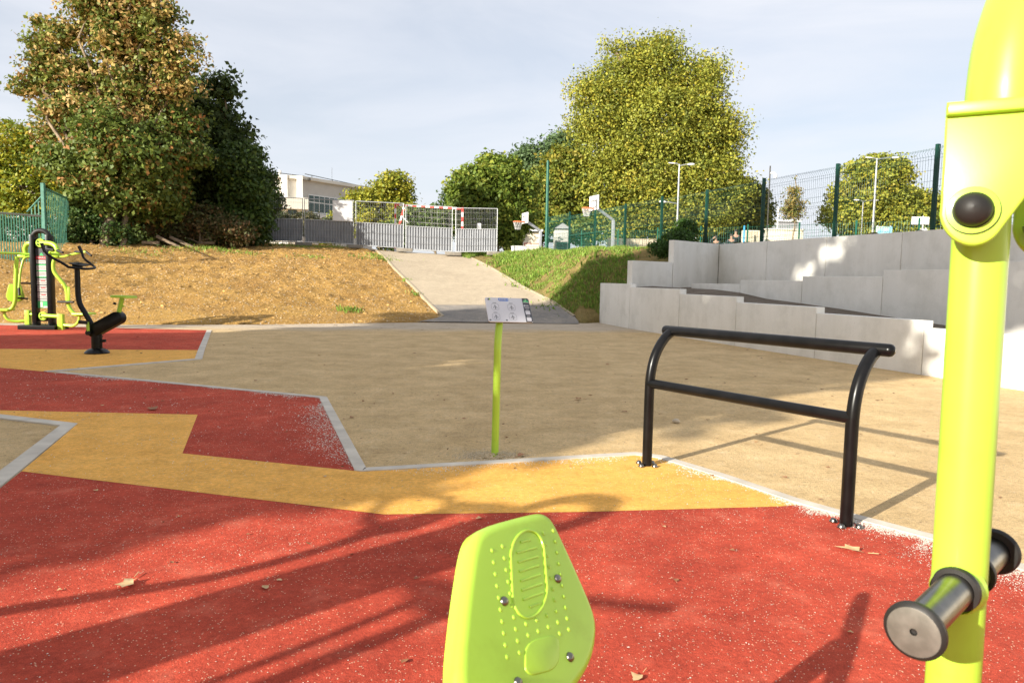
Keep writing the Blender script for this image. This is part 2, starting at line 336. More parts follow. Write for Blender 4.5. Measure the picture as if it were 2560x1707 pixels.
def inpoly(X, Y, poly):
    ins = np.zeros(X.shape, bool); n = len(poly)
    for i in range(n):
        x1, y1 = poly[i]; x2, y2 = poly[(i + 1) % n]
        if y1 == y2: continue
        c = ((y1 > Y) != (y2 > Y)) & (X < (x2 - x1) * (Y - y1) / (y2 - y1) + x1); ins ^= c
    return ins
def sm(t): t = np.clip(t, 0, 1); return t * t * (3 - 2 * t)
def zsmooth(X, Y):
    X = np.asarray(X, float); Y = np.asarray(Y, float)
    E_ = np.interp(X, [-60, -10.8, -8.3, -5.74, -2.2, .2, 2.4], [15.2, 15.2, 15.3, 16.1, 17.9, 18.2, 19.0])
    T_ = np.interp(X, [-60, -15, -12.7, -10, -4.8, 5], [24, 24.5, 26.5, 31, 31, 31])
    Z_ = np.interp(X, [-60, -14, -12.7, -10, -4.8, -1.8, 5], [1.9, 2.12, 2.15, 2.5, 2.25, 2.15, 2.1])
    t = np.clip((Y - E_) / (T_ - E_), 0, 1); q = sm((-3.6 - X) / 3)
    prof = (1 - q) * t + q * (t ** .85 * (1 - .0 * t))
    prof = prof - .03 * np.exp(-((t - 1) / .12) ** 2) - .0
    z = Z_ * prof
    Rr = 1.1 - .34 * (Y - 20.6); wd = np.interp(Y, [17, 19, 22, 26], [1.3, 1.6, 2.4, 2.6])
    e = sm((X - Rr) / wd); z = z + np.maximum(2.12 - z, 0) * e * (Y > 10)
    z = z + .25 * sm((Y - 31) / 6) * sm((-2 - X) / 8)
    def segd(ax, ay, bx, by):
        dx, dy = bx - ax, by - ay; t_ = np.clip(((X - ax) * dx + (Y - ay) * dy) / (dx * dx + dy * dy), 0, 1)
        return np.hypot(X - ax - t_ * dx, Y - ay - t_ * dy)
    z = np.minimum(z, .96 + .75 * segd(2.33, 19.28, 2.78, 17.2))
    z = np.minimum(z, 1.50 + .8 * segd(2.86, 17.42, 4.04, 18.36))
    z = np.minimum(z, 2.12 + .5 * segd(4.04, 18.36, 5.63, 19.9))
    z = np.minimum(z, .02 + .62 * np.minimum(segd(0.2, 18.1, 1.5, 18.5), segd(1.5, 18.5, 2.2, 19.1)))
    return z
def zf(X, Y, rough=True):
    X = np.asarray(X, float); Y = np.asarray(Y, float); z = zsmooth(X, Y)
    if rough:
        amp = sm(z / .5) * np.clip(1 - (Y - 34) / 10, 0, 1)
        m_ = sm((X - (1.1 - .34 * (Y - 20.6) - 3.9)) / .4) * sm((1.1 - .34 * (Y - 20.6) + .45 - X) / .4) * (Y < 36)
        z = z - .05 * m_; amp = amp * (1 - m_)
        z = z + amp * (.10 * fbm(X * .8, Y * .8) + .075 * fbm(X * 3.1, Y * 3.1) + .07 * np.abs(fbm(X * 7, Y * 7, 2)) + .03 * fbm(X * 14, Y * 14, 1))
    return np.where(inpoly(X, Y, LOW), -.25, np.where(z < .02, -.06, z))
def Hpx(px, py):
    d = ray(px, py); ts = np.arange(10.0, 40, .02); Pp = O + d * ts[:, None]; k = Pp[:, 1] < 31.5; Pp = Pp[k]
    df = Pp[:, 2] - zf(Pp[:, 0], Pp[:, 1], False); h = np.nonzero(df < 0)[0]
    i = h[0] if len(h) else int(np.argmin(df)); p = Pp[i].copy(); p[2] = float(zf(p[0], p[1], False)); return p
# ------------------------------------------------------------------ ground sheets
g = MB(); g.add([(-900, -900, 0), (900, -900, 0), (900, 900, 0), (-900, 900, 0)], [(0, 1, 2, 3)])
tag(g.build('sand_ground', M['sand']), kind='structure')
def axis(segs):
    out = []
    for a, b, s in segs: out += list(np.arange(a, b, s))
    return np.array(out + [segs[-1][1]])
def grid(name, xs, ys, m, keep=None, dz=0):
    X, Y = np.meshgrid(xs, ys); Z = zf(X, Y) + dz; nx, ny = len(xs), len(ys)
    V = np.stack([X.ravel(), Y.ravel(), Z.ravel()], 1)
    i = np.arange(ny - 1)[:, None] * nx + np.arange(nx - 1)[None, :]
    Fq = np.stack([i, i + 1, i + nx + 1, i + nx], 2).reshape(-1, 4)
    if keep is not None:
        cx = (X[:-1, :-1] + X[1:, 1:]) / 2; cy = (Y[:-1, :-1] + Y[1:, 1:]) / 2; Fq = Fq[keep(cx, cy).ravel()]
    return npmesh(name, V, Fq, m, smooth=True)
def Redge(Y): return 1.1 - .34 * (Y - 20.6)
xs = axis([(-90, -20, 4), (-20, -13, .25), (-13, -1, .07), (-1, 4, .2)]); ys = axis([(14, 16, .1), (16, 31.5, .07), (31.5, 40, .5), (40, 160, 8)])
tag(grid('dirt_mound', xs, ys, M['dirt'], lambda x, y: x < Redge(y) - 1.6), kind='structure')
xs = axis([(-6, 0, .1), (0, 9, .07), (9, 13, .1), (13, 20, .2), (20, 120, 6)]); ys = axis([(-10, 4, .3), (4, 10, .12), (10, 14, .1), (14, 33, .08), (33, 40, .5), (40, 160, 8)])
FX = lambda y: 1.6 + (32.6 - y) * .334
tag(grid('grass_bank', xs, ys, M['bank'], lambda x, y: (x >= Redge(y) - 1.6) & (x < FX(y) + .8) & (y < 34)), kind='structure')
tag(grid('court_ground', xs, ys, M['court'], lambda x, y: ((x >= FX(y) + .8) & (y > -10) | (y >= 34)) & (x >= Redge(y) - 1.6)), kind='structure')
# sloping path up to the site fence
Lp = [Hpx(*p) for p in ((1107, 791), (1068, 754), (1030, 714), (984, 669))] + [np.array([-5.72, 30.6, 2.1])]
Rp = [Hpx(*p) for p in ((1436, 792), (1377, 751), (1307, 717), (1237, 675))] + [np.array([-2.02, 30.9, 2.1])]
for A in (Lp, Rp): A.append(A[-1] + (A[-1] - A[-2]) / np.linalg.norm(A[-1] - A[-2]) * 9)
def resample(A, n):
    A = np.array(A); s = np.r_[0, np.cumsum(np.linalg.norm(np.diff(A, axis=0), axis=1))]; t = np.linspace(0, s[-1], n)
    return np.stack([np.interp(t, s, A[:, k]) for k in range(3)], 1)
Ls, Rs = resample(Lp, 90), resample(Rp, 90)
def path_mesh(name, i0, i1, m, ext=None):
    nx = 24; V = []
    for i in range(i0, i1):
        for j in range(nx + 1):
            p = Ls[i] * (1 - j / nx) + Rs[i] * j / nx; z = float(zsmooth(p[0], p[1])) + .012
            V.append((p[0], p[1], z))
    k = i1 - i0; V = np.array(V); idx = np.arange(k - 1)[:, None] * (nx + 1) + np.arange(nx)[None, :]
    Fq = np.stack([idx, idx + 1, idx + nx + 2, idx + nx + 1], 2).reshape(-1, 4)
    return npmesh(name, V, Fq, m, smooth=True)
tag(path_mesh('asphalt_path', 6, 90, M['asphalt']), kind='structure')
# darker new asphalt at the foot of the ramp
def rowpts(a, b, n=17): return [np.array(a) * (1 - k / (n - 1)) + np.array(b) * k / (n - 1) for k in range(n)]
rows = [rowpts((-2.33, 17.98, 0), (1.70, 18.5, 0)), rowpts((-2.02, 18.36, 0), (1.74, 18.92, 0)), rowpts(Lp[0], Rp[0])]
for i in range(1, 7): rows.append(rowpts(Ls[i], Rs[i]))
V = []
for i, row in enumerate(rows):
    for p in row: V.append((p[0], p[1], max(float(zsmooth(p[0], p[1])), .0) + .010))
idx = np.arange(len(rows) - 1)[:, None] * 17 + np.arange(16)[None, :]
tag(npmesh('new_asphalt_path', np.array(V), np.stack([idx, idx + 1, idx + 18, idx + 17], 2).reshape(-1, 4), M['asphalt_new'], smooth=True), kind='structure')
# thin concrete edging on both sides of the ramp
for nm, A, lab in (('path_edging', Ls, 1), ('path_edging', Rs, -1)):
    b = MB(); pts = [(p[0], p[1], float(zsmooth(p[0], p[1])) + .016) for p in A]
    if lab == 1:
        q = (-2.33, 17.94); q2 = (-2.02, 18.34); pts = [(q[0] - .5, q[1] + .03, .012), (q[0], q[1] + .05, .014), (q2[0], q2[1], .02)] + pts
    for i in range(len(pts) - 1):
        p, q = Vector(pts[i]), Vector(pts[i + 1]); t = (q - p).normalized(); s_ = Vector((-t.y, t.x, 0)).normalized() * .028; u_ = Vector((0, 0, .018)); dn = Vector((0, 0, -.2))
        b.add([p - s_ + dn, p + s_ + dn, p + s_ + u_, p - s_ + u_, q - s_ + dn, q + s_ + dn, q + s_ + u_, q - s_ + u_], [(3, 2, 6, 7), (0, 3, 7, 4), (1, 5, 6, 2)])
    tag(b.build(nm, M['edging']), kind='structure')
# rubber surfaces
def sheet(name, pts, m, z):
    bm = bmesh.new(); vs = [bm.verts.new((x, y, z)) for x, y in pts]; f = bm.faces.new(vs)
    if f.normal.z < 0: f.normal_flip()
    f.normal_update()
    if f.normal.z < 0: f.normal_flip()
    bmesh.ops.triangulate(bm, faces=[f]); me = bpy.data.meshes.new(name); bm.to_mesh(me); bm.free(); me.materials.append(m)
    o = bpy.data.objects.new(name, me); col.objects.link(o); return tag(o, kind='structure')
px = lambda *a: [g2(*p) for p in a]
redFar = px((-300, 803), (0, 813), (517, 826), (495, 876), (0, 873), (-300, 871))
yelFar = px((-300, 871), (0, 873), (495, 876), (487, 898), (109, 929.5), (0, 920), (-300, 896))
redMid = px((-300, 896), (0, 920), (109, 929.5), (139, 933), (798, 996), (887, 1179), (456, 1135), (494, 1038), (0, 1027), (-90, 1026), (-300, 1001))
yelMain = px((-90, 1026), (0, 1027), (494, 1038), (456, 1135), (887, 1179), (905, 1181), (1590, 1140), (1645, 1147), (1800, 1195), (1978, 1256), (2000, 1264), (1948, 1268), (1448, 1282), (960, 1288), (54, 1180), (194, 1061), (0, 1038))
redBig = px((54, 1180), (960, 1288), (1448, 1282), (1948, 1268), (2000, 1264), (2105, 1292), (2333, 1353), (2560, 1431), (2800, 1530)) + [(2.6, .6), (3.2, -4), (-5, -4), (-3.2, 1.0)] + px((-100, 1302),)
sheet('red_rubber_surface', redFar, M['red'], .005); sheet('yellow_rubber_surface', yelFar, M['yellow'], .006)
sheet('red_rubber_surface', redMid, M['red'], .005); sheet('yellow_rubber_surface', yelMain, M['yellow'], .006)
sheet('red_rubber_surface', redBig, M['red'], .005)
def strip(pts, wd, side, z=.011):
    n = len(pts); P2 = [Vector(p) for p in pts]; out = []
    for i in range(n):
        d1 = (P2[i] - P2[i - 1]).normalized() if i else (P2[1] - P2[0]).normalized()
        d2 = (P2[i + 1] - P2[i]).normalized() if i < n - 1 else d1
        n1 = Vector((-d1.y, d1.x)) * side; n2 = Vector((-d2.y, d2.x)) * side; m_ = (n1 + n2).normalized(); k = min(1 / max(m_.dot(n1), .3), 2.2)
        out.append(P2[i] + m_ * wd * k)
    b = MB()
    for i in range(n - 1):
        a, c, d, e = P2[i], P2[i + 1], out[i + 1], out[i]
        b.add([(a.x, a.y, z), (c.x, c.y, z), (d.x, d.y, z), (e.x, e.y, z)], [(0, 1, 2, 3)])
        b.add([(a.x, a.y, z), (c.x, c.y, z), (c.x, c.y, -.02), (a.x, a.y, -.02)], [(0, 1, 2, 3)])
        b.add([(e.x, e.y, z), (d.x, d.y, z), (d.x, d.y, -.02), (e.x, e.y, -.02)], [(0, 1, 2, 3)])
    return tag(b.build('kerb_strip', M['kerb']), kind='structure')
K1 = px((517, 826), (495, 876), (487, 898), (109, 929.5))
K2 = px((139, 933), (798, 996), (887, 1179), (905, 1181), (1590, 1140), (1645, 1147), (1800, 1195), (1978, 1256), (2105, 1292), (2333, 1353), (2560, 1431), (2800, 1530))
K3 = px((-300, 1001), (0, 1038), (194, 1061), (0, 1220), (-100, 1302)) + [(-3.2, 1.0)]
strip(K1, .09, 1); strip(K2, .07, 1); strip(K3, .10, -1)
# ------------------------------------------------------------------ loose grains, stones, grass
def scatter_tets(name, pts, size, cols, m=None, flat=.6, seed=1):
    r = np.random.default_rng(seed); n = len(pts); base = np.array([[1, 0, -.3], [-.5, .87, -.3], [-.5, -.87, -.3], [0, 0, .8], [.6, .5, .35]])
    ang = r.random(n) * 6.283; s = size[:, None, None] * (.6 + .8 * r.random((n, 5, 1))); c, si = np.cos(ang), np.sin(ang)
    Rm = np.zeros((n, 3, 3)); Rm[:, 0, 0] = c; Rm[:, 0, 1] = -si; Rm[:, 1, 0] = si; Rm[:, 1, 1] = c; Rm[:, 2, 2] = flat
    V = np.einsum('nij,kj->nki', Rm, base) * s + pts[:, None, :]; V = V.reshape(-1, 3)
    tri = np.array([[0, 4, 3], [0, 1, 4], [4, 1, 3], [1, 2, 3], [2, 0, 3]]); Fq = (np.arange(n)[:, None, None] * 5 + tri).reshape(-1, 3)
    return npmesh(name, V, Fq, m or M['grain'], np.repeat(cols, 5, axis=0))
def rand_in(poly, n, r, box=None):
    P_ = np.array(poly); lo, hi = P_.min(0), P_.max(0)
    if box: lo = np.maximum(lo, box[:2]); hi = np.minimum(hi, box[2:])
    q = lo + r.random((n, 2)) * (hi - lo); return q[inpoly(q[:, 0], q[:, 1], poly)]
r = np.random.default_rng(11); L_ = []
for poly, n in ((redBig, 9000), (yelMain, 4500), (redMid, 4500)):
    q = rand_in(poly, n, r, (-6, 1.2, 4, 9)); dens = fbm(q[:, 0] * 1.7, q[:, 1] * 1.7, 3); q = q[r.random(len(q)) < np.clip(.45 + dens * 1.3, .06, 1)]; L_.append(q)
def along(pts, n, spread, side, w_=None):
    P_ = np.array(pts); d = np.linalg.norm(np.diff(P_, axis=0), axis=1); k = r.choice(len(d), n, p=(d * (w_ if w_ is not None else 1)) / (d * (w_ if w_ is not None else 1)).sum())
    t = r.random(n); q = P_[k] * (1 - t[:, None]) + P_[k + 1] * t[:, None]; dd = (P_[k + 1] - P_[k]) / d[k][:, None]; nn = np.stack([-dd[:, 1], dd[:, 0]], 1) * side
    cl = np.clip(.6 + 1.6 * fbm(q[:, 0] * 2.3, q[:, 1] * 2.3, 3), .15, 2)
    return q + nn * (np.abs(r.normal(0, 1, n)) * spread * cl - .05)[:, None]
L_.append(along(K2[5:], 21000, .20, -1, np.array([.3, .9, 1.6, 1.6, 1.2, 1.])))
L_.append(along(K2[3:5], 2200, .10, -1)); L_.append(along(K2[1:3], 3000, .16, -1)); L_.append(along(K2[0:2], 2600, .16, -1))
q = np.concatenate(L_); sz = .0018 + .0024 * r.random(len(q)) ** 2.5; sz *= np.clip(q[:, 1] / 3.4, .8, 1.8)
v_ = .42 + .42 * r.random(len(q)); cl = np.stack([v_ * 1.0, v_ * .92, v_ * .78], 1)
tag(scatter_tets('spilled_gravel', np.c_[q, np.full(len(q), .007)], sz, cl), kind='stuff')
# coarse grains on the sand
q = np.stack([r.uniform(-7, 8, 26000), r.uniform(2, 16, 26000)], 1); v_ = r.uniform(.25, .62, len(q))
q = q[~(inpoly(q[:, 0], q[:, 1], redBig) | inpoly(q[:, 0], q[:, 1], yelMain) | inpoly(q[:, 0], q[:, 1], redMid) | inpoly(q[:, 0], q[:, 1], yelFar) | inpoly(q[:, 0], q[:, 1], redFar))]
v_ = r.uniform(.22, .62, len(q)); tag(scatter_tets('sand_grains', np.c_[q, np.full(len(q), .001)], .0028 + .003 * r.random(len(q)) ** 3, np.stack([v_, v_ * .78, v_ * .53], 1), seed=3), kind='stuff')
# small heap of grit round the sign post
hp = G(1237, 1140); X = r.normal(-.02, .10, 2600) * (1 + .5 * r.random(2600)); Y = r.normal(0, .07, 2600) * (1 + .5 * r.random(2600)); z_ = .028 * np.exp(-(X / .10) ** 2 - (Y / .07) ** 2); v_ = r.uniform(.3, .6, 2600)
tag(scatter_tets('grit_heap', np.stack([hp[0] + X, hp[1] + Y, z_], 1), r.uniform(.003, .0065, 2600), np.stack([v_ * 1.15, v_ * .9, v_ * .58], 1), seed=4), kind='stuff')
# stones and clods on the mound
n = 16000; X = r.uniform(-17, 0, n); Y = r.uniform(15.3, 31, n); k = (X < Redge(Y) - 3.2) | ((Y < 18.5) & (X < -2.3)); X, Y = X[k], Y[k]; z_ = zf(X, Y)
k = z_ > 0.0; X, Y, z_ = X[k], Y[k], z_[k]; pale = r.random(len(X)) < .15; s_ = np.where((r.random(len(X)) < .05) & ~pale, r.uniform(.04, .09, len(X)), r.uniform(.012, .034, len(X)))
b_ = np.array([.56, .33, .11]) * r.uniform(.55, 1.15, (len(X), 1)); p_ = np.array([.66, .52, .34]) * r.uniform(.75, 1.1, (len(X), 1))
tag(scatter_tets('mound_stones', np.stack([X, Y, z_ + .004], 1), s_, np.where(pale[:, None], p_, b_), seed=5), kind='stuff')
def blades(name, X, Y, Z, hgt, wid, cols, seed=2, lean=.6, kind='stuff'):
    rr = np.random.default_rng(seed); n = len(X); a = rr.random(n) * 6.283; b = rr.random(n) * 6.283; ln = lean * hgt * rr.random(n)
    p = np.stack([X, Y, Z], 1); w2 = np.stack([np.cos(a), np.sin(a), np.zeros(n)], 1) * wid[:, None]; d = np.stack([np.cos(b) * ln, np.sin(b) * ln, hgt], 1)
    V = np.stack([p - w2 * .6, p + w2 * .6, p + d * .55 + w2 - [0, 0, 0], p + d, p + d * .55 - w2], 1).reshape(-1, 3)
    Fq = (np.arange(n)[:, None] * 5 + np.arange(5)[None, :]); return tag(npmesh(name, V, Fq, M['leaf'], np.repeat(cols, 5, axis=0)), kind=kind)
def gcol(n, rr, dry=.15):
    base = np.array([.20, .31, .045]) * rr.uniform(.6, 1.35, (n, 1)); y = np.array([.36, .33, .09]) * rr.uniform(.7, 1.2, (n, 1))
    return np.where(rr.random(n)[:, None] < dry, y, base)
n = 150000; X = r.uniform(-2.6, 6, n); Y = r.uniform(17.3, 33.4, n); u_ = X - Redge(Y)
den = fbm(X * .9 + 40, Y * .9, 3); bare = ((X > 2.0) & (Y < 20.4) & (X < 4.9) & (den < .05)) | ((X - 2.4) ** 2 / 1.3 + (Y - 27.5) ** 2 / 6 < .35) | ((X > 3.6) & (Y < 22) & (den < .25))
k = (u_ > .12 + .2 * fbm(X * 3, Y * 3)) & (X < FX(Y) + .5) & ~inpoly(X, Y, LOW) & (den > -.30) & ~bare & ~((Y > 25.5) & (u_ < 1.1) & (den < .25)) & ~((Y < 19.6) & (u_ < .8))
X, Y, den = X[k], Y[k], den[k]; z_ = zf(X, Y); hh = r.uniform(.04, .12, len(X)) * (1 + np.clip(den, -.3, .6)) * np.where(Y > 28, 1.5, 1)
blades('grass_cover', X, Y, z_ - .01, hh, r.uniform(.006, .014, len(X)), gcol(len(X), r, .16 + 0))
def weeds(name, cx, cy, n, rad, hh, seed, z0=None):
    rr = np.random.default_rng(seed); X = cx + rr.normal(0, rad, n); Y = cy + rr.normal(0, rad * .8, n); z_ = zf(X, Y) if z0 is None else np.full(n, z0)
    return blades(name, X, Y, z_ - .01, rr.uniform(.5, 1, n) * hh, rr.uniform(.018, .035, n), gcol(n, rr, .05), seed, 1.3)
for i, (a, b, n, rd, hh) in enumerate(((1330, 702, 170, .45, .18), (1262, 655, 150, .45, .22), (1250, 640, 120, .3, .2), (1420, 740, 200, .55, .16), (1500, 640, 120, .6, .2))):
    p = Hpx(a, b); weeds('weed_clump', p[0], p[1], n, rd, hh, 60 + i)
# sparse tufts on the mound
X = []; Y = []
for (a, b, n, rd) in ((968, 650, 240, .35), (950, 640, 120, .3), (872, 778, 120, .18), (700, 612, 420, .9), (820, 614, 260, .6), (560, 628, 160, .5), (470, 626, 160, .45), (520, 622, 120, .5), (905, 645, 60, .4), (1040, 735, 60, .12), (1014, 700, 50, .1), (770, 642, 90, .35), (740, 618, 120, .5), (340, 635, 100, .5), (620, 636, 60, .4), (1150, 630, 60, .4)):
    p = Hpx(a, b); X += list(p[0] + r.normal(0, rd, n)); Y += list(p[1] + r.normal(0, rd * .8, n))
X = np.array(X); Y = np.array(Y); blades('mound_grass', X, Y, zf(X, Y) - .01, r.uniform(.05, .15, len(X)), r.uniform(.008, .02, len(X)), gcol(len(X), r, .2), 9, 1.0)
# ------------------------------------------------------------------ concrete walls
def panel(parent, p, q, z0, z1, th=.16, m='wall', back=1):
    p = Vector((p[0], p[1], 0)); q = Vector((q[0], q[1], 0)); t = (q - p).normalized(); nrm = Vector((t.y, -t.x, 0)) * back; gap = .007
    c = (p + q) / 2 - nrm * th / 2; L = (q - p).length - 2 * gap
    mtx = Matrix(((t.x, -t.y, 0), (t.y, t.x, 0), (0, 0, 1)))
    b = MB(); b.box((c.x, c.y, (z0 + z1) / 2), (L, th, z1 - z0), M=mtx, ch=.008); return b.build('wall_panel', M[m], parent)
lo = [(2.33, 19.3), (2.78, 17.15)] + [tuple(x) for x in ((3.43, 14.85), (4.0, 12.9), (4.62, 10.95), (5.22, 9.12), (5.82, 7.28), (6.42, 5.44), (7.02, 3.6), (7.62, 1.76), (8.22, -.1), (8.82, -1.9))]
tops = [1.06, .98, .88, .78, .69, .60, .60, .60, .55, .55, .5]
t = thing('retaining_wall', 'lowest pale concrete wall of stepped panels at the edge of the sand', 'wall', group='stepped concrete retaining walls')
for i in range(len(lo) - 1): panel(t, lo[i + 1], lo[i], -.15, tops[i] , back=-1)
mz = [18.2, 16.3, 14.4, 12.5, 10.6, 8.7, 6.8, 4.9, 3.0, 1.1, -.8]; mt = [1.10, 1.19, 1.28, 1.39, 1.50, 1.6, 1.6, 1.6, 1.6, 1.6]
t = thing('retaining_wall', 'middle concrete wall of panels rising in steps above the dark soil terrace', 'wall', group='stepped concrete retaining walls')
ml = lambda z: (10.55 - .333 * z, z)
for i in range(len(mz) - 1): panel(t, ml(mz[i + 1]), ml(mz[i]), .2, mt[i], back=-1)
ul = lambda z: (12.26 - .333 * z, z)
t = thing('retaining_wall', 'tallest level-topped concrete wall at the back below the green mesh fence', 'wall', group='stepped concrete retaining walls')
uz = [19.9 - 1.92 * k for k in range(13)]
for i in range(12): panel(t, ul(uz[i + 1]), ul(uz[i]), .3, 2.17, back=-1)
panel(t, ul(19.9), (4.06, 18.38), .3, 2.18, back=-1)
panel(t, (4.04, 18.36), (2.86, 17.42), .3, 1.62, back=-1)
# terraces
def terr(name, A, B, zs, m):
    V = []; F = []
    for (a, b, z) in zip(A, B, zs): V += [(a[0], a[1], z), ((a[0] + b[0]) / 2, (a[1] + b[1]) / 2, z + .03), (b[0], b[1], z)]
    for i in range(len(A) - 1):
        for j in (0, 1): F.append((i * 3 + j, i * 3 + j + 1, i * 3 + 4 + j, i * 3 + 3 + j))
    b = MB(); b.add(V, F, True); return tag(b.build(name, m), kind='structure')
st = [18.2, 17.2, 16.3, 15.4, 14.4, 13.4, 12.5, 11.4, 10, 5, -.8]; zt = [.97, .96, .91, .80, .745, .68, .61, .53, .45, .35, .3]
lx = lambda z: (np.interp(z, [-1.9, 17.15], [8.82, 2.78]) + .06, z)
terr('soil_terrace', [(2.8, 17.3)] + [lx(min(z, 17.1)) for z in st], [(4.1, 18.4)] + [ml(z) for z in st], [.98] + zt, M['terrace'])
terr('upper_terrace', [ml(z) for z in (18.2, 14.4, 10, 5, -.8)], [ul(z) for z in (19.9, 14.4, 10, 5, -.8)], [.97, 1.1, 1.2, 1.2, 1.2], M['terrace'])
terr('upper_terrace', [(4.06, 18.4), ml(18.2)], [(5.0, 19.3), ul(19.8)], [.965, .965], M['terrace'])
# ------------------------------------------------------------------ leaning bench rail
def bench():
    Bl = G(1617, 1165); Br = G(2115, 1315); t = thing('leaning_rail', 'glossy black tubular leaning rail with two crossbars, bolted to the rubber edge', 'rail', ((Bl[0] + Br[0]) / 2, (Bl[1] + Br[1]) / 2, 0))
    org = Vector(t.location); Bl = Vector(Bl) - org; Br = Vector(Br) - org; ax = (Br - Bl).normalized(); fw = Vector((-ax.y, ax.x, 0)); rr = .0295
    for B in (Bl, Br):
        dz = [(0, 0.0), (0, .46), (0.004, .56), (.03, .66), (.075, .735), (.13, .79), (.178, .815)]
        pts = [B + fw * a + Vector((0, 0, z)) for a, z in dz]; pts = fillet(pts, .08, 3)
        b = MB(); b.tube(pts, rr, 20); b.build('leg', M['black'], t)
        bb = MB()
        for a in range(4):
            an = math.radians(45 + 90 * a); c = B + Vector((math.cos(an) * .058, math.sin(an) * .058, .008))
            bb2 = MB(); bb2.lathe([(.019, 0), (.019, .003), (.016, .003), (.014, .012), (.008, .017), (.0005, .0185)], c, (0, 0, 1), 14); bb2.build('bolt', M['chrome'], t)
    hz = .51; b = MB(); b.tube([Bl + Vector((0, 0, hz)), Br + Vector((0, 0, hz))], rr * .95, 20); b.build('crossbar', M['black'], t)
    e = fw * .178 + Vector((0, 0, .822)); p0 = Bl + e - ax * .045; p1 = Br + e + ax * .06
    b = MB(); b.tube([p0, p1], rr * 1.05, 20, cap=False)
    for p, d in ((p0, -ax), (p1, ax)): b.lathe([(rr * 1.05, 0), (rr * .95, .012), (rr * .6, .022), (.001, .026)], p, d, 20)
    b.build('top_bar', M['black'], t)
bench()
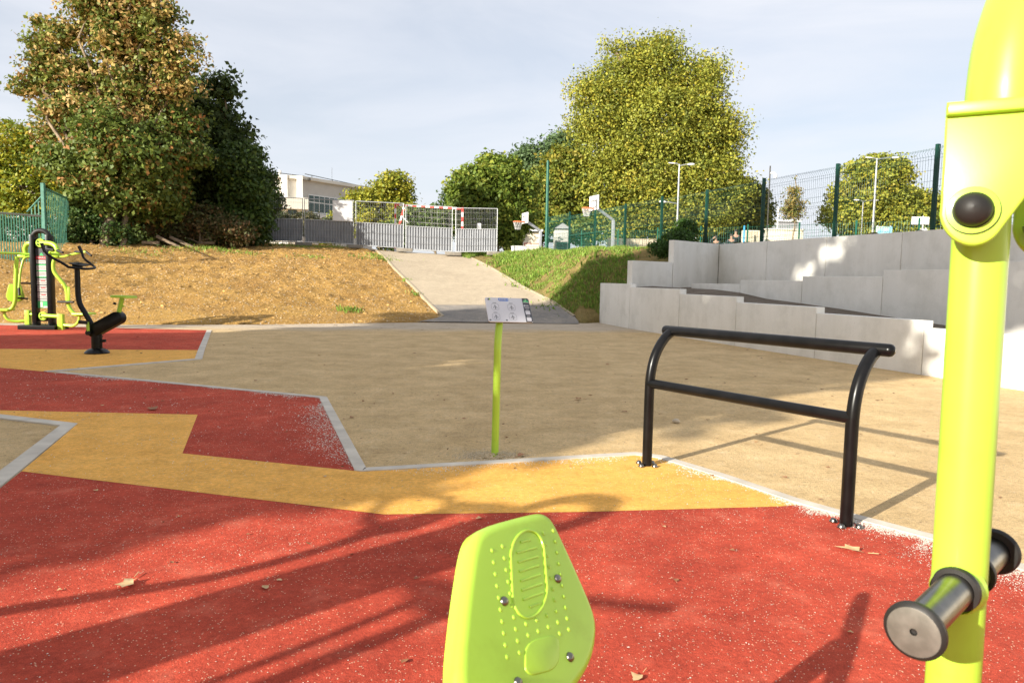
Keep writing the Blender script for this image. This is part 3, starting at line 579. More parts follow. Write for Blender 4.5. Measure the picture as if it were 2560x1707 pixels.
# ------------------------------------------------------------------ information sign on lime post
def info_sign():
    B = G(1237, 1140); t = thing('information_sign', 'tilted white zone sign with dark strip on a slim lime green post', 'sign', tuple(B)); o = Vector(B)
    TL = Vector(P(1211.7, 743.4, 4.60)) - o; TR = Vector(P(1320.6, 746.2, 4.66)) - o; BL = Vector(P(1221.8, 803.9, 4.47)) - o
    U_ = TR - TL; u = U_.normalized(); W = U_.length; vv = (TL - BL); vv = (vv - u * vv.dot(u) * .0); Hh = vv.length; v = vv.normalized()
    n_ = u.cross(v).normalized(); org = BL
    mid = (BL + u * W * .30 + v * Hh * .32) - n_ * .034
    pts = fillet([(0, 0, 0), (mid.x * .42, .0, .74), tuple(mid)], .10, 6)
    b = MB(); b.tube(pts, .0235, 18); b.build('post', M['lime'], t)
    out = rrect(W, Hh, .012, W / 2, Hh / 2); b = MB(); b.prism(out, org, u, v, .006); pl = b.build('sign_panel', M['signwhite'], t)
    b = MB(); b.prism(rrect(W * .99, Hh * .99, .012, W / 2, Hh / 2), org - n_ * .0062, u, v, .004); b.build('backing', M['signdark'], t)
    def pc(name, outline, m, lift=.0012, parent=pl):
        b = MB(); b.prism(outline, org + n_ * lift, u, v, .0010); return b.build(name, m, parent)
    xs_ = W * .845; pc('side_strip', [(xs_, .0006), (W - .010, .0006), (W - .0006, .010), (W - .0006, Hh - .010), (W - .010, Hh - .0006), (xs_, Hh - .0006)], M['signdark'])
    X = lambda a: a * W; Yv = lambda a: (1 - a) * Hh
    pc('zone_badge', rrect(W * .225, Hh * .125, .005, X(.415), Yv(.075)), M['signblue'])
    text('ZONE 2', .016, M['signwhite'], pl, org + u * X(.415) + v * Yv(.077) + n_ * .0022, u, v, bold=.0004)
    for (cx, cy) in ((.2, .39), (.57, .40), (.185, .79), (.56, .80)):
        w_, h_ = W * .17, Hh * .26; a = rrect(w_, h_, .013, X(cx), Yv(cy)); bI = rrect(w_ - .0022, h_ - .0022, .012, X(cx), Yv(cy)); b = MB()
        k = len(a); vs = [org + n_ * .0011 + u * p[0] + v * p[1] for p in a + bI]; b.add(vs, [(i, (i + 1) % k, k + (i + 1) % k, k + i) for i in range(k)]); b.build('icon_frame', M['signgrey'], pl)
        b = MB(); b.prism([(X(cx) - .003, Yv(cy) - .017), (X(cx) + .005, Yv(cy) - .017), (X(cx) + .002, Yv(cy) - .008), (X(cx) + .0015, Yv(cy) + .016), (X(cx) - .0015, Yv(cy) + .016), (X(cx) - .0015, Yv(cy) - .008)], org + n_ * .0012, u, v, .0008)
        for s_ in (-1, 1): b.prism([(X(cx) + s_ * .012, Yv(cy) - .010), (X(cx) + s_ * .014, Yv(cy) - .009), (X(cx) + s_ * .003, Yv(cy) + .008), (X(cx) + s_ * .002, Yv(cy) + .006)][::s_], org + n_ * .0013, u, v, .0008)
        b.build('icon', M['signgrey'], pl)
        pc('caption', rrect(.024, .0025, .001, X(cx), Yv(cy) + h_ * .5 + .008), M['signgrey'])
    for q in range(4): pc('emblem', [(X(.055 + .012 * q), Yv(.11 - .01 * (q % 2))), (X(.085 + .012 * q), Yv(.09)), (X(.078 + .012 * q), Yv(.03)), (X(.06 + .01 * q), Yv(.05))], M['signgrey'] if q < 3 else M['lime'], .0012 + .0002 * q)
    for cx in (.045, .41):
        pc('number_disc', [(X(cx) + .006 * math.cos(a), Yv(.93) + .006 * math.sin(a)) for a in [math.radians(20 * k) for k in range(18)]], M['signgrey'])
    for q, (cx, hh) in enumerate(((.885, .035), (.92, .055), (.955, .035), (.90, .022), (.94, .025))):
        pc('green_emblem', [(X(cx) - .009, Yv(.175)), (X(cx) + .009, Yv(.175)), (X(cx), Yv(.175) + hh * .6)], M['palegreen'] if q % 2 else M['signgreen'], .0022 + .0003 * q)
    pc('strip_text', rrect(W * .13, .003, .001, X(.92), Yv(.19)), M['signwhite'], .0036)
    pc('strip_text', rrect(.011, .010, .002, X(.875), Yv(.315)), M['signwhite'], .0024)
    for q, (yy, ww, cx) in enumerate(((.30, .07, .935), (.33, .07, .935), (.385, .125, .92), (.425, .10, .92), (.485, .07, .92), (.76, .07, .92))): pc('strip_text', rrect(W * ww, .0026, .001, X(cx), Yv(yy)), M['signwhite'], .0024)
    for yy in (.61, .88): pc('white_label', rrect(.030, .030, .004, X(.92), Yv(yy)), M['signwhite'], .0024)
info_sign()
# ------------------------------------------------------------------ outdoor gym tower (pylon with two chest press seats)
def gym_tower(loc, rz, label):
    t = thing('outdoor_gym_tower', label, 'exercise machine', loc, rz, 'outdoor gym towers')
    S = 482.0; c = lambda x, y, d=0.0: ((x - 400) / S, d, (1222 - y) / S)
    b = MB(); b.prism([(-.375, -.22), (.30, -.22), (.33, .22), (-.30, .22)], (0, 0, .085), (1, 0, 0), (0, 1, 0), .085, .02, 3); b.build('base_plate', M['black'], t)
    for x in (327, 468):
        b = MB(); b.box(((x - 400) / S, 0, .93), (.088, .15, 1.72), ch=.018); b.build('upright', M['black'], t)
    pts = [c(327, 385)] + [((397.5 - 400) / S + .146 * math.cos(math.radians(a)), 0, (380 - 0) * 0 + (1222 - 380) / S + .125 * math.sin(math.radians(a))) for a in range(180, -1, -12)]
    b = MB(); b.tube(pts[1:], .048, 16); o = b.build('top_arch', M['rubber'], t); 
    for (y0, y1, nm, m, dd) in ((400, 480, 'cross_plate', 'black', 0), (1075, 1150, 'cross_plate', 'black', 0)):
        b = MB(); b.box((-.005, dd, (1222 - (y0 + y1) / 2) / S), (.21, .06, (y1 - y0) / S), ch=.006); b.build(nm, M[m], t)
    # information board
    bd = MB(); bd.box((0, -.01, (1222 - 755) / S), (.212, .02, 545 / S)); bo = bd.build('board', M['signdark'], t)
    def pl(x0, x1, y0, y1, m, d=-.022, nm='board_panel'):
        q = MB(); q.box((((x0 + x1) / 2 - 400) / S, d, (1222 - (y0 + y1) / 2) / S), ((x1 - x0) / S, .003, (y1 - y0) / S)); return q.build(nm, M[m], bo)
    pl(352, 452, 553, 580, 'signred'); 
    text('PUSH/PULL', .036, M['signwhite'], bo, (0, -.0245, (1222 - 567) / S), (1, 0, 0), (0, 0, 1), bold=.0008)
    q = MB(); q.prism([(-.04, 0), (.04, 0), (.015, .045), (0, .02 + .04), (-.015, .045)], (0, -.0225, (1222 - 548) / S), (1, 0, 0), (0, 0, 1), .002); q.build('tree_emblem', M['signgreen'], bo)
    pl(352, 452, 588, 620, 'paper'); pl(352, 452, 625, 637, 'signgreen'); pl(352, 452, 638, 681, 'paper'); pl(352, 452, 682, 692, 'signgreen'); pl(352, 452, 693, 738, 'paper'); pl(352, 452, 739, 748, 'signgreen')
    for k in range(3):
        y = 757 + k * 65; pl(354, 452, y, y + 11, 'paper'); pl(354, 452, y + 17, y + 55, 'paper'); pl(385, 425, y + 16, y + 23, 'signred', -.025, 'board_heading')
        for yy in (32, 38, 44): pl(362, 444, y + yy, y + yy + 2, 'signgrey', -.025, 'board_text')
    pl(354, 452, 950, 961, 'paper'); pl(352, 452, 966, 1026, 'signgreen'); pl(376, 396, 972, 1020, 'paper', -.025, 'board_label'); pl(402, 452, 1010, 1026, 'paper', -.025, 'board_label')
    for yy in (598, 604, 648, 657, 666, 702, 709, 716, 723): pl(360, 430, yy, yy + 2, 'signgrey', -.025, 'board_text')
    for zc in (432, 1100):                                   # round lime flanges
        q = MB(); q.lathe([(.0005, 0), (.078, 0), (.082, -.004), (.082, -.022), (.0005, -.022)], (.0, -.055, (1222 - zc) / S), (0, -1, 0), 24); f = q.build('flange', M['lime'], t)
        for a in (35, 145, 215, 325):
            q = MB(); q.lathe([(.016, 0), (.014, .012), (.0005, .016)], (.05 * math.cos(math.radians(a)), -.055, (1222 - zc) / S + .05 * math.sin(math.radians(a))), (0, -1, 0), 10); q.build('bolt', M['rubber'], f)
    T = lambda pts, r_, nm, m='lime', rad=.12, n=14: (lambda b_: (b_.tube(fillet(pts, rad, 7), r_, n), b_.build(nm, M[m], t))[1])(MB())
    T([c(410, 432, -.06), c(520, 434, -.12), c(580, 470, -.16), c(572, 560, -.18)], .043, 'upper_arm', rad=.2)
    T([c(390, 432, .06), c(245, 436, .1), c(215, 480, .12), c(224, 545, .12)], .043, 'upper_arm', rad=.2)
    q = MB(); q.lathe([(.0005, 0), (.05, 0), (.06, .03), (.06, .10), (.05, .13), (.0005, .13)], c(600, 548, -.18), (-1, 0, .15), 18); q.build('joint', M['lime'], t)
    # right side lever bars and seat
    T([c(560, 550, -.18), c(640, 556, -.2), c(700, 545, -.3), c(880, 512, -.45), c(905, 512, -.46)], .021, 'lever_bar')
    T([c(905, 510, -.46), c(960, 545, -.5)], .02, 'handle_grip', 'rubber'); T([c(800, 510, -.42), c(868, 514, -.45)], .02, 'handle_grip', 'rubber')
    T([c(528, 545, -.2), c(545, 515, -.3), c(640, 497, -.38), c(655, 496, -.4)], .02, 'lever_bar'); T([c(540, 492, -.36), c(606, 497, -.38)], .021, 'handle_grip', 'rubber'); T([c(640, 500, -.4), c(704, 522, -.45)], .021, 'handle_grip', 'rubber')
    T([c(565, 560, -.18), c(545, 610, -.18), c(543, 690, -.18), c(652, 830, -.18), c(665, 1010, -.18), c(720, 1085, -.18), c(790, 1080, -.18)], .034, 'seat_frame', rad=.1)
    T([c(588, 964, -.24), c(742, 963, -.3)], .021, 'handle_grip', 'rubber')
    def pad(out, org, u, v, nm, th=.035):
        b_ = MB(); b_.prism(out, org, u, v, th, .014, 3); return b_.build(nm, M['lime'], t)
    bk = [(-.09, .17), (-.11, .12), (-.15, -.06), (-.12, -.14), (-.05, -.17), (.05, -.17), (.12, -.14), (.15, -.06), (.11, .12), (.09, .17)]
    pad(bk, c(655, 910, -.15), (.45, -.89, 0), (0, 0, 1), 'backrest')
    pad([(-.17, -.12), (.1, -.17), (.18, -.1), (.18, .1), (.1, .17), (-.17, .12)], c(800, 1062, -.18), (1, 0, 0), (0, 1, 0), 'seat')
    T([c(765, 1085, -.18), c(750, 1150, -.18), c(700, 1188, -.16), c(605, 1178, -.12)], .026, 'link_arm')
    b = MB(); b.box(c(574, 1158, -.1), (.098, .09, 158 / S), ch=.01); b.build('support_post', M['lime'], t)
    b = MB(); b.box(c(574, 1240 - 4, -.1), (.12, .12, .02)); b.build('foot_plate', M['lime'], t)
    T([c(400, 1096, -.06), c(560, 1100, -.1)], .036, 'lower_arm'); T([c(250, 1090, .1), c(395, 1092, .06)], .036, 'lower_arm')
    # left side
    b = MB(); b.box(c(225, 1135, .1), (.088, .09, 165 / S), ch=.01); b.build('support_post', M['lime'], t)
    b = MB(); b.box(c(225, 1222 - 5, .1), (.12, .12, .02)); b.build('foot_plate', M['lime'], t)
    T([c(210, 1148, .1), c(130, 1162, .05), c(62, 1140, 0), c(40, 1075, 0)], .026, 'link_arm')
    T([c(172, 560, 0), c(160, 760, 0), c(146, 975, 0), c(110, 1050, 0), c(20, 1058, 0)], .036, 'seat_frame')
    b = MB(); b.box(c(215, 556, .05), (.16, .12, .05), ch=.015); b.build('joint', M['lime'], t)
    T([c(300, 538, .1), c(200, 532, .05), c(60, 532, -.2), c(-60, 545, -.45)], .021, 'lever_bar')
    T([c(305, 556, .05), c(240, 565, 0), c(218, 680, -.05), c(211, 850, -.1)], .021, 'lever_bar'); T([c(212, 846, -.1), c(226, 912, -.14)], .022, 'handle_grip', 'rubber')
    T([c(225, 802, -.08), c(296, 804, 0)], .017, 'handle_grip', 'rubber'); T([c(150, 940, .02), c(232, 946, .1)], .018, 'handle_grip', 'rubber')
    pad(bk, c(132, 895, .05), (.92, .39, 0), (0, 0, 1), 'backrest')
    pad([(-.18, -.1), (-.1, -.16), (.17, -.12), (.17, .12), (-.1, .16), (-.18, .1)], c(25, 1040, 0), (1, 0, 0), (0, 1, 0), 'seat')
    return t
gp = G(112.3, 823)
tower = gym_tower((gp[0], gp[1], .006), 0.06, 'black gym tower with lime green press seats standing on the far red rubber')
tw2 = copy_tree(tower); tw2.location = (-3.1, .27, .006); tw2.rotation_euler = (0, 0, math.radians(-47 + 180))
tw2['label'] = 'black gym tower with lime green seats beside the foreground red rubber, nearest the camera'
# ------------------------------------------------------------------ exercise bike
def bike():
    B = G(243, 884); t = thing('exercise_bike', 'black outdoor exercise bike with lime green saddle standing on the far yellow rubber', 'exercise bike', (B[0], B[1], .006))
    S = 3.563 * 1800 / B[1]; c = lambda x, y, d=0.0: ((x - 866) / S, d, (1450 - y) / S)
    b = MB(); b.lathe([(.0005, 0), (.155, 0), (.158, .012), (.13, .045), (.09, .066), (.07, .07)], (0, 0, 0), n=28); b.build('base_dome', M['black'], t)
    b = MB(); b.tube([(0, 0, .05), (0, 0, .27)], .068, 22); b.build('column', M['black'], t)
    p, q = Vector(c(853, 1245)), Vector(c(1060, 1130)); d = (q - p).normalized(); w_ = Vector((-d.z, 0, d.x)); rr = .086; out = []
    L = (q - p).length
    for k in range(13): a = math.radians(90 + 15 * k); out.append((rr * math.cos(a), rr * math.sin(a)))
    for k in range(13): a = math.radians(-90 + 15 * k); out.append((L + rr * math.cos(a), rr * math.sin(a)))
    b = MB(); b.prism(out, p + Vector((0, -.065, 0)), d, w_, .13, .006, 2); b.build('drive_housing', M['black'], t)
    T = lambda pts, r_, nm, m='black', rad=.1, n=16: (lambda b_: (b_.tube(fillet(pts, rad, 7), r_, n), b_.build(nm, M[m], t))[1])(MB())
    T([c(838, 1215), c(722, 1010), c(712, 930), c(712, 690)], .035, 'handlebar_stem', rad=.12)
    b = MB(); b.box(c(716, 672), (.10, .09, .07), ch=.01); b.build('console_bracket', M['black'], t)
    u = Vector((1, .0, -.16)).normalized(); v = Vector((.0, 1, .1)).normalized(); b = MB(); b.prism(rrect(.20, .20, .02), Vector(c(740, 655)), u, v, .012, .004, 2); b.build('console', M['signgrey'] if False else M['rubber'], t)
    T([c(640, 655, -.13), c(700, 690, -.15), c(842, 702, -.12), c(842, 690, .10), c(790, 660, .14), c(705, 605, .17), c(680, 545, .2), c(655, 497, .2)], .016, 'handlebar', rad=.05)
    T([c(700, 690, -.15), c(640, 655, -.13), c(560, 605, -.18), c(515, 560, -.2), c(492, 490, -.2)], .018, 'handlebar', rad=.06)
    for dd, (x, y), (x2, y2) in ((.2, (655, 497), (680, 550)), (-.2, (490, 486), (515, 560))): T([c(x, y, dd), c(x2, y2, dd)], .021, 'grip', 'rubber')
    T([c(1070, 1085), c(1103, 955)], .03, 'saddle_post', 'lime')
    b = MB(); b.prism([(-.15, -.05), (-.12, -.09), (.10, -.12), (.155, -.07), (.155, .07), (.10, .12), (-.12, .09), (-.15, .05)], Vector(c(1113, 930)), (1, 0, -.02), (0, 1, 0), .03, .012, 3); b.build('saddle', M['lime'], t)
    T([c(1060, 1005, -.03), c(1042, 998, -.05)], .016, 'adjuster_knob', 'rubber', n=10); T([c(1095, 1020), c(1122, 1026)], .01, 'adjuster_pin', 'lime', n=10)
    T([c(826, 1168, -.10), c(832, 1262, -.10)], .02, 'crank', 'lime', n=12)
    b = MB(); b.lathe([(.03, 0), (.033, -.01), (.033, -.03), (.02, -.035), (.0005, -.036)], c(829, 1262, -.085), (0, 1, 0), 18); b.build('crank_hub', M['rubber'], t)
    T([c(770, 1165, -.16), c(835, 1172, -.12)], .024, 'pedal', 'rubber', n=10); T([c(835, 1330, .11), c(850, 1300, .16)], .024, 'pedal', 'rubber', n=10)
    T([c(905, 1338), c(945, 1336)], .02, 'levelling_knob', 'rubber', n=12)
bike()
# ------------------------------------------------------------------ foreground green machine arm with foot rollers
def front_machine():
    A0 = Vector(P(2381, 1707, 1.10)); A1 = Vector(P(2453, 560, 1.12)); base = A0 + (A0 - A1) * (A0.z / (A1.z - A0.z)); t = thing('leg_press_machine', 'lime green machine post in the right foreground with black foot rollers and a bolted bracket', 'exercise machine', (base.x, base.y, 0)); o = Vector((base.x, base.y, 0))
    ax = (A1 - A0).normalized()
    b = MB(); b.tube([base - o, A1 + ax * .08 - o], .0385, 40); b.build('post', M['lime'], t)
    b = MB(); b.lathe([(.0005, .0), (.10, 0), (.10, .012), (.0005, .012)], (0, 0, .005), n=28); b.build('foot_plate', M['lime'], t)
    # bracket plate facing the camera
    u = Vector((.87, -.50, .0)).normalized(); n_ = Vector((-.50, -.86, .1)).normalized(); v = n_.cross(u).normalized(); Cc = Vector(P(2432, 527, 1.045)) ; pn = n_
    def on(px_, py_):
        d = Vector(ray(px_, py_)); o_ = Vector(O); k = (Cc - o_).dot(pn) / d.dot(pn); w_ = o_ + d * k - Cc; return (w_.dot(u), w_.dot(v))
    arc = [on(2432 + 84 * math.cos(math.radians(a)), 525 + 88 * math.sin(math.radians(a))) for a in range(172, 38, -11)]
    out = [on(2366, 264), on(2352, 500)] + arc + [on(2575, 478), on(2660, 400), on(2680, 240)]
    b = MB(); b.prism(out[::-1] if False else out, Cc - o, u, v, .012, .004, 3); br = b.build('bracket', M['lime'], t)
    led = [on(2367, 262), on(2366, 294), on(2683, 268), on(2681, 236)]
    b = MB(); b.prism(led, Cc - o + pn * .012, u, v, .02, .004, 3); b.build('bracket_rim', M['lime'], br)
    b = MB(); b.prism([(p[0] * 1.0 + .05, p[1]) for p in out], Cc - o - pn * .13 + Vector((.06, 0, 0)), u, v, .012, .004, 3); b.build('bracket', M['lime'], t)
    K = Cc - o + pn * .0005; b = MB(); b.lathe([(.034, 0), (.034, .003), (.0245, .004), (.0245, .012), (.022, .021), (.0155, .028), (.007, .0315), (.0004, .0325)], K, pn, 30)
    b.build('pivot_cap', M['rubber'], t)
    b = MB(); b.lathe([(.026, 0), (.033, .0005), (.033, .004), (.026, .005)], K, pn, 30); b.build('washer', M['lime'], t)
    b = MB(); b.tube([K - pn * .012, K - pn * .15], .022, 20); b.build('pivot_shaft', M['steel'], t)
    b = MB(); b.tube([A1 - o + u * .065 - pn * .05 - v * .015, A1 - o + u * .12 - pn * .05 + v * .01], .020, 20); b.build('stop_pin', M['chrome'], t)
    # big bent tube above
    pts = [P(2521, 330, 1.13), P(2521, 250, 1.13), P(2538, 110, 1.14), P(2590, -50, 1.17), P(2690, -190, 1.22), P(2900, -300, 1.34)]; pts = [Vector(p) - o for p in pts]
    b = MB(); b.tube(fillet(pts, .09, 6), .058, 40); b.build('upper_tube', M['lime'], t)
    # foot roller: steel bobbin either side of the post
    Ca = Vector(P(2287, 1576, .945)) - o; Cb = Vector(P(2392, 1470, 1.065)) - o; d = (Cb - Ca).normalized(); mid = Vector(P(2408, 1455, 1.105)) - o
    for (p, dd) in ((Cb, -d), (mid + d * .045, d)):
        L = (Cb - Ca).length if dd == -d else .125
        b = MB(); b.tube([p, p + dd * L], .0255, 30); ro = b.build('foot_roller', M['chrome'], t)
        b = MB(); b.lathe([(.026, -.002), (.033, -.002), (.034, .002), (.033, .009), (.026, .010)], p, dd, 30); b.build('collar', M['rubber'], ro)
        e = p + dd * L; b = MB(); b.lathe([(.026, -.008), (.037, -.008), (.040, -.004), (.040, .002), (.036, .006), (.0345, .0065)], e, dd, 34); b.build('end_ring', M['rubber'], ro)
        b = MB(); b.lathe([(.0345, .0055), (.033, .0062), (.005, .0052)], e, dd, 34); b.build('end_cap', M['capsteel'], ro)
        b = MB(); b.lathe([(.0052, .0052), (.0045, .001), (.0004, .0005)], e, dd, 16); b.build('centre_hole', M['rubber'], ro)
    b = MB(); b.lathe([(.040, 0), (.037, .02), (.033, .03)], mid - d * .02, -d, 26); b.build('boss', M['lime'], t)
    # base tubes reaching to the seat
    b = MB(); b.tube([(0, 0, .09), (.5, -.5, .09)], .04, 20); b.build('base_tube', M['lime'], t)
front_machine()
# ------------------------------------------------------------------ foreground seat plate
def seat_plate():
    Cc = Vector(P(1300, 1520, 1.17)); n_ = Vector((.68, -.46, .60)).normalized(); base = Vector((Cc.x - n_.x * .05, Cc.y - n_.y * .05, 0))
    t = thing('machine_seat', 'moulded lime green seat plate with raised dots and four screws in the foreground', 'seat', base)
    o_ = Vector(O)
    u = Vector((1, 0, 0)); u = (u - n_ * u.dot(n_)).normalized(); v = n_.cross(u).normalized()
    def on(px_, py_):
        d = Vector(ray(px_, py_)); k = (Cc - o_).dot(n_) / d.dot(n_); w_ = o_ + d * k - Cc; return Vector((w_.dot(u), w_.dot(v)))
    cc = lambda x, y: on(1110 + x * .2979, 1240 + y * .2979)
    corners = [(330, 240), (240, 365), (165, 900), (118, 1400), (130, 1700), (260, 1900), (640, 1960), (960, 1800), (1190, 1530), (1285, 1330), (1312, 1100), (1270, 920), (1060, 450), (935, 190), (860, 125), (790, 118)]
    raw = [cc(*p) for p in corners]; out = []
    for i in range(len(raw)):                                    # Chaikin smoothing twice
        out.append(raw[i])
    for _ in range(2):
        nx = []
        for i in range(len(out)):
            a, b = out[i], out[(i + 1) % len(out)]; nx += [a * .78 + b * .22, a * .22 + b * .78]
        out = nx
    b = MB(); b.prism([tuple(p) for p in out], Cc - base, u, v, .036, .019, 7); sp = b.build('seat_shell', M['lime'], t)
    dot = MB()
    D = [(405 + 14 * k, 455 + 99 * k) for k in range(10)] + [(492 + 16 * k, 420 + 99 * k) for k in range(10)] + [(833 + 15.5 * k, 312 + 93 * k) for k in range(10)] + [(918 + 14.5 * k, 288 + 92 * k) for k in range(10)] + [(690, 1070), (778, 1037), (862, 1000), (708, 1165), (792, 1130), (877, 1095)]
    for (x, y) in D:
        p = cc(x, y); c = Cc - base + u * p.x + v * p.y; dot.lathe([(.0045, -.001), (.0040, .0008), (.0026, .0018), (.0003, .0022)], c, n_, 12)
    dot.build('raised_dots', M['lime'], sp)
    def oval(cx, cy, hw, hl):
        ax_ = (cc(740, 990) - cc(690, 270)).normalized(); sx = (cc(780, 610) - cc(640, 652)).normalized(); c0 = cc(cx, cy); o = []
        for k in range(36):
            a = 2 * math.pi * k / 36; s_ = math.sin(a); q = hl - hw; o.append(c0 + sx * (hw * math.cos(a)) + ax_ * (hw * s_ + (q if s_ > 0 else -q)))
        return o
    ln = (cc(740, 990) - cc(690, 270)).length / 2; wd = (cc(860, 640) - cc(560, 690)).length / 2
    o1 = oval(712, 635, wd, ln); b = MB(); b.tube([Cc - base + u * p.x + v * p.y + n_ * .0004 for p in o1 + [o1[0]]], .0028, 8, cap=False); b.build('slot_rim', M['lime'], sp)
    b = MB(); ax_ = (cc(740, 990) - cc(690, 270)).normalized(); sx = (cc(780, 610) - cc(640, 652)).normalized()
    for k in range(8):
        c0 = cc(683 + 11 * k, 375 + 77 * k); w_ = wd * (.6 if k not in (0, 7) else .3)
        b.tube([Cc - base + u * p.x + v * p.y - n_ * .0004 for p in (c0 - sx * w_, c0 + sx * w_)], .0026, 8)
    b.build('grip_bars', M['lime'], sp)
    rc = []
    for p in rrect(1, 1, .32): rc.append(cc(820 + p[0] * 290 + p[1] * 0 - 0, 1335 - p[1] * 300 - p[0] * 75))
    b = MB(); b.prism([tuple(p) for p in rc], Cc - base + n_ * .0022, u, v, .004, .0025, 3); b.build('raised_pad', M['lime'], sp)
    for (x, y) in ((505, 880), (952, 692), (1056, 1348), (620, 1560)):
        p = cc(x, y); b = MB(); b.lathe([(.0085, -.001), (.0082, .0015), (.0065, .0042), (.003, .0058), (.0003, .0062)], Cc - base + u * p.x + v * p.y, n_, 18); b.build('screw', M['chrome'], sp)
    low = Cc - base - n_ * .05; b = MB(); b.tube([low + n_ * .02, (0, 0, 0)], .035, 20); b.build('seat_post', M['lime'], t)
seat_plate()
# ------------------------------------------------------------------ trees
def pick(r_, cols, n):
    w_ = np.array([c[3] for c in cols]); k = r_.choice(len(cols), n, p=w_ / w_.sum()); return np.array([c[:3] for c in cols])[k]
def crown_mesh(name, blobs, nclump, lpc, leaf, cols, seed, parent, rc=.45, inner=.55, jit=.22):
    nclump = int(nclump * 1.9); lpc = int(lpc * .95); leaf = leaf * .66; rc = rc * .62
    r_ = np.random.default_rng(seed); B = np.array(blobs, float); wt = (B[:, 3] * B[:, 4] * B[:, 5]) ** (2 / 3); k = r_.choice(len(B), nclump, p=wt / wt.sum())
    d = r_.normal(size=(nclump, 3)); d /= np.linalg.norm(d, axis=1)[:, None]; rad = (inner + (1 - inner) * r_.random(nclump)) ** .6 * (1 + r_.normal(0, jit * .35, nclump))
    C_ = B[k, :3] + d * B[k, 3:6] * rad[:, None]
    cc_ = pick(r_, cols, nclump); kk = np.repeat(np.arange(nclump), lpc); n = len(kk)
    csz = rc * (.55 + .9 * r_.random(nclump))
    L = C_[kk] + np.clip(r_.normal(size=(n, 3)), -1.5, 1.5) * csz[kk][:, None] * np.array([1, 1, .6])
    out = (L - B[k[kk], :3]) / B[k[kk], 3:6]; out /= np.linalg.norm(out, axis=1)[:, None] + 1e-6
    N_ = out * .55 + r_.normal(size=(n, 3)) * .75 + np.array([0, 0, .35]); N_ /= np.linalg.norm(N_, axis=1)[:, None]
    T_ = np.cross(N_, r_.normal(size=(n, 3))); T_ /= np.linalg.norm(T_, axis=1)[:, None] + 1e-9; S_ = np.cross(N_, T_)
    s = leaf * (.6 + .8 * r_.random(n))[:, None]
    V = np.stack([L - T_ * s, L + S_ * s * .62 + N_ * s * .2, L + T_ * s, L - S_ * s * .62 + N_ * s * .2], 1).reshape(-1, 3)
    Fq = np.arange(n * 4).reshape(-1, 4); lc = pick(r_, cols, n); mixc = np.where(r_.random(n)[:, None] < .72, cc_[kk], lc) * r_.uniform(.82, 1.16, (n, 1))
    npmesh(name, V, Fq, M['leaf'], np.repeat(mixc, 4, axis=0), parent); return C_, k
def limbs(b, base, top, r0, blobs, C_, k, seed, twig=.12, nt_=60):
    rr = random.Random(seed); base, top = Vector(base), Vector(top)
    def wob(p, q, r1, r2, n=5, w_=.06):
        L = (q - p).length; pts = []
        for i in range(n + 1):
            t_ = i / n; pts.append(p.lerp(q, t_) + Vector((rr.uniform(-1, 1), rr.uniform(-1, 1), rr.uniform(-.4, .4))) * L * w_ * (1 if 0 < i < n else 0))
        b.tube(pts, r1, 8, True, r2); return pts
    tk = wob(base, top, r0, r0 * .5, 7, .025)
    for i, bl in enumerate(blobs):
        c0 = Vector(bl[:3]); s_ = tk[min(len(tk) - 1, 2 + i % (len(tk) - 2))]
        wob(s_, c0, r0 * .42, r0 * .16, 5, .07)
    for i in range(min(nt_, len(C_))):
        wob(Vector(blobs[k[i]][:3]), Vector(C_[i]), r0 * twig, r0 * .03, 4, .08)
def tree(name, label, base, top, r0, blobs, nclump, lpc, leaf, cols, seed, group=None, cat='tree', **kw):
    nt_ = kw.pop('nt_', 60); t = thing(name, label, cat, tuple(base), 0, group); o = np.array(base, float)
    bl = [tuple(np.array(b[:3]) - o) + tuple(b[3:6]) for b in blobs]
    C_, k = crown_mesh('crown', bl, nclump, lpc, leaf, cols, seed, t, **kw)
    b = MB(); limbs(b, (0, 0, -.3), tuple(np.array(top) - o), r0, bl, C_, k, seed, nt_=nt_); b.build('trunk', M['bark'], t); return t
def pb(px_, py_, rpx, Y, ry=None, rpz=None):
    p = P(px_, py_, Y); k = Y / FPX; return (p[0], p[1], p[2], rpx * k, (ry if ry else rpx * k), (rpz or rpx) * k)
GR = [(.075, .12, .02, 4), (.05, .085, .015, 3), (.13, .17, .025, 2)]
MAPLE = [(.46, .33, .10, 2.6), (.55, .37, .14, 1.6), (.22, .25, .05, 3.6), (.13, .17, .03, 3.2), (.34, .19, .06, 1.0)]
MAPLELOW = [(.36, .24, .07, 1.0), (.18, .23, .045, 4), (.11, .16, .028, 4.5), (.42, .20, .06, .6)]
DARK = [(.065, .10, .025, 4), (.10, .14, .03, 3), (.04, .06, .018, 2)]
PLANE = [(.36, .36, .05, 4), (.28, .31, .045, 3), (.44, .38, .05, 1.4), (.15, .18, .03, 2.4)]
OLIVE = [(.24, .26, .035, 3), (.15, .19, .03, 3), (.34, .29, .045, 1)]
BRIGHT = [(.20, .26, .035, 3), (.12, .18, .025, 3.4), (.30, .32, .045, 1.0)]
BLUEG = [(.13, .20, .085, 3), (.10, .16, .06, 3), (.17, .24, .10, 1)]
YEL = [(.42, .38, .04, 3), (.30, .31, .035, 3), (.20, .24, .03, 2)]
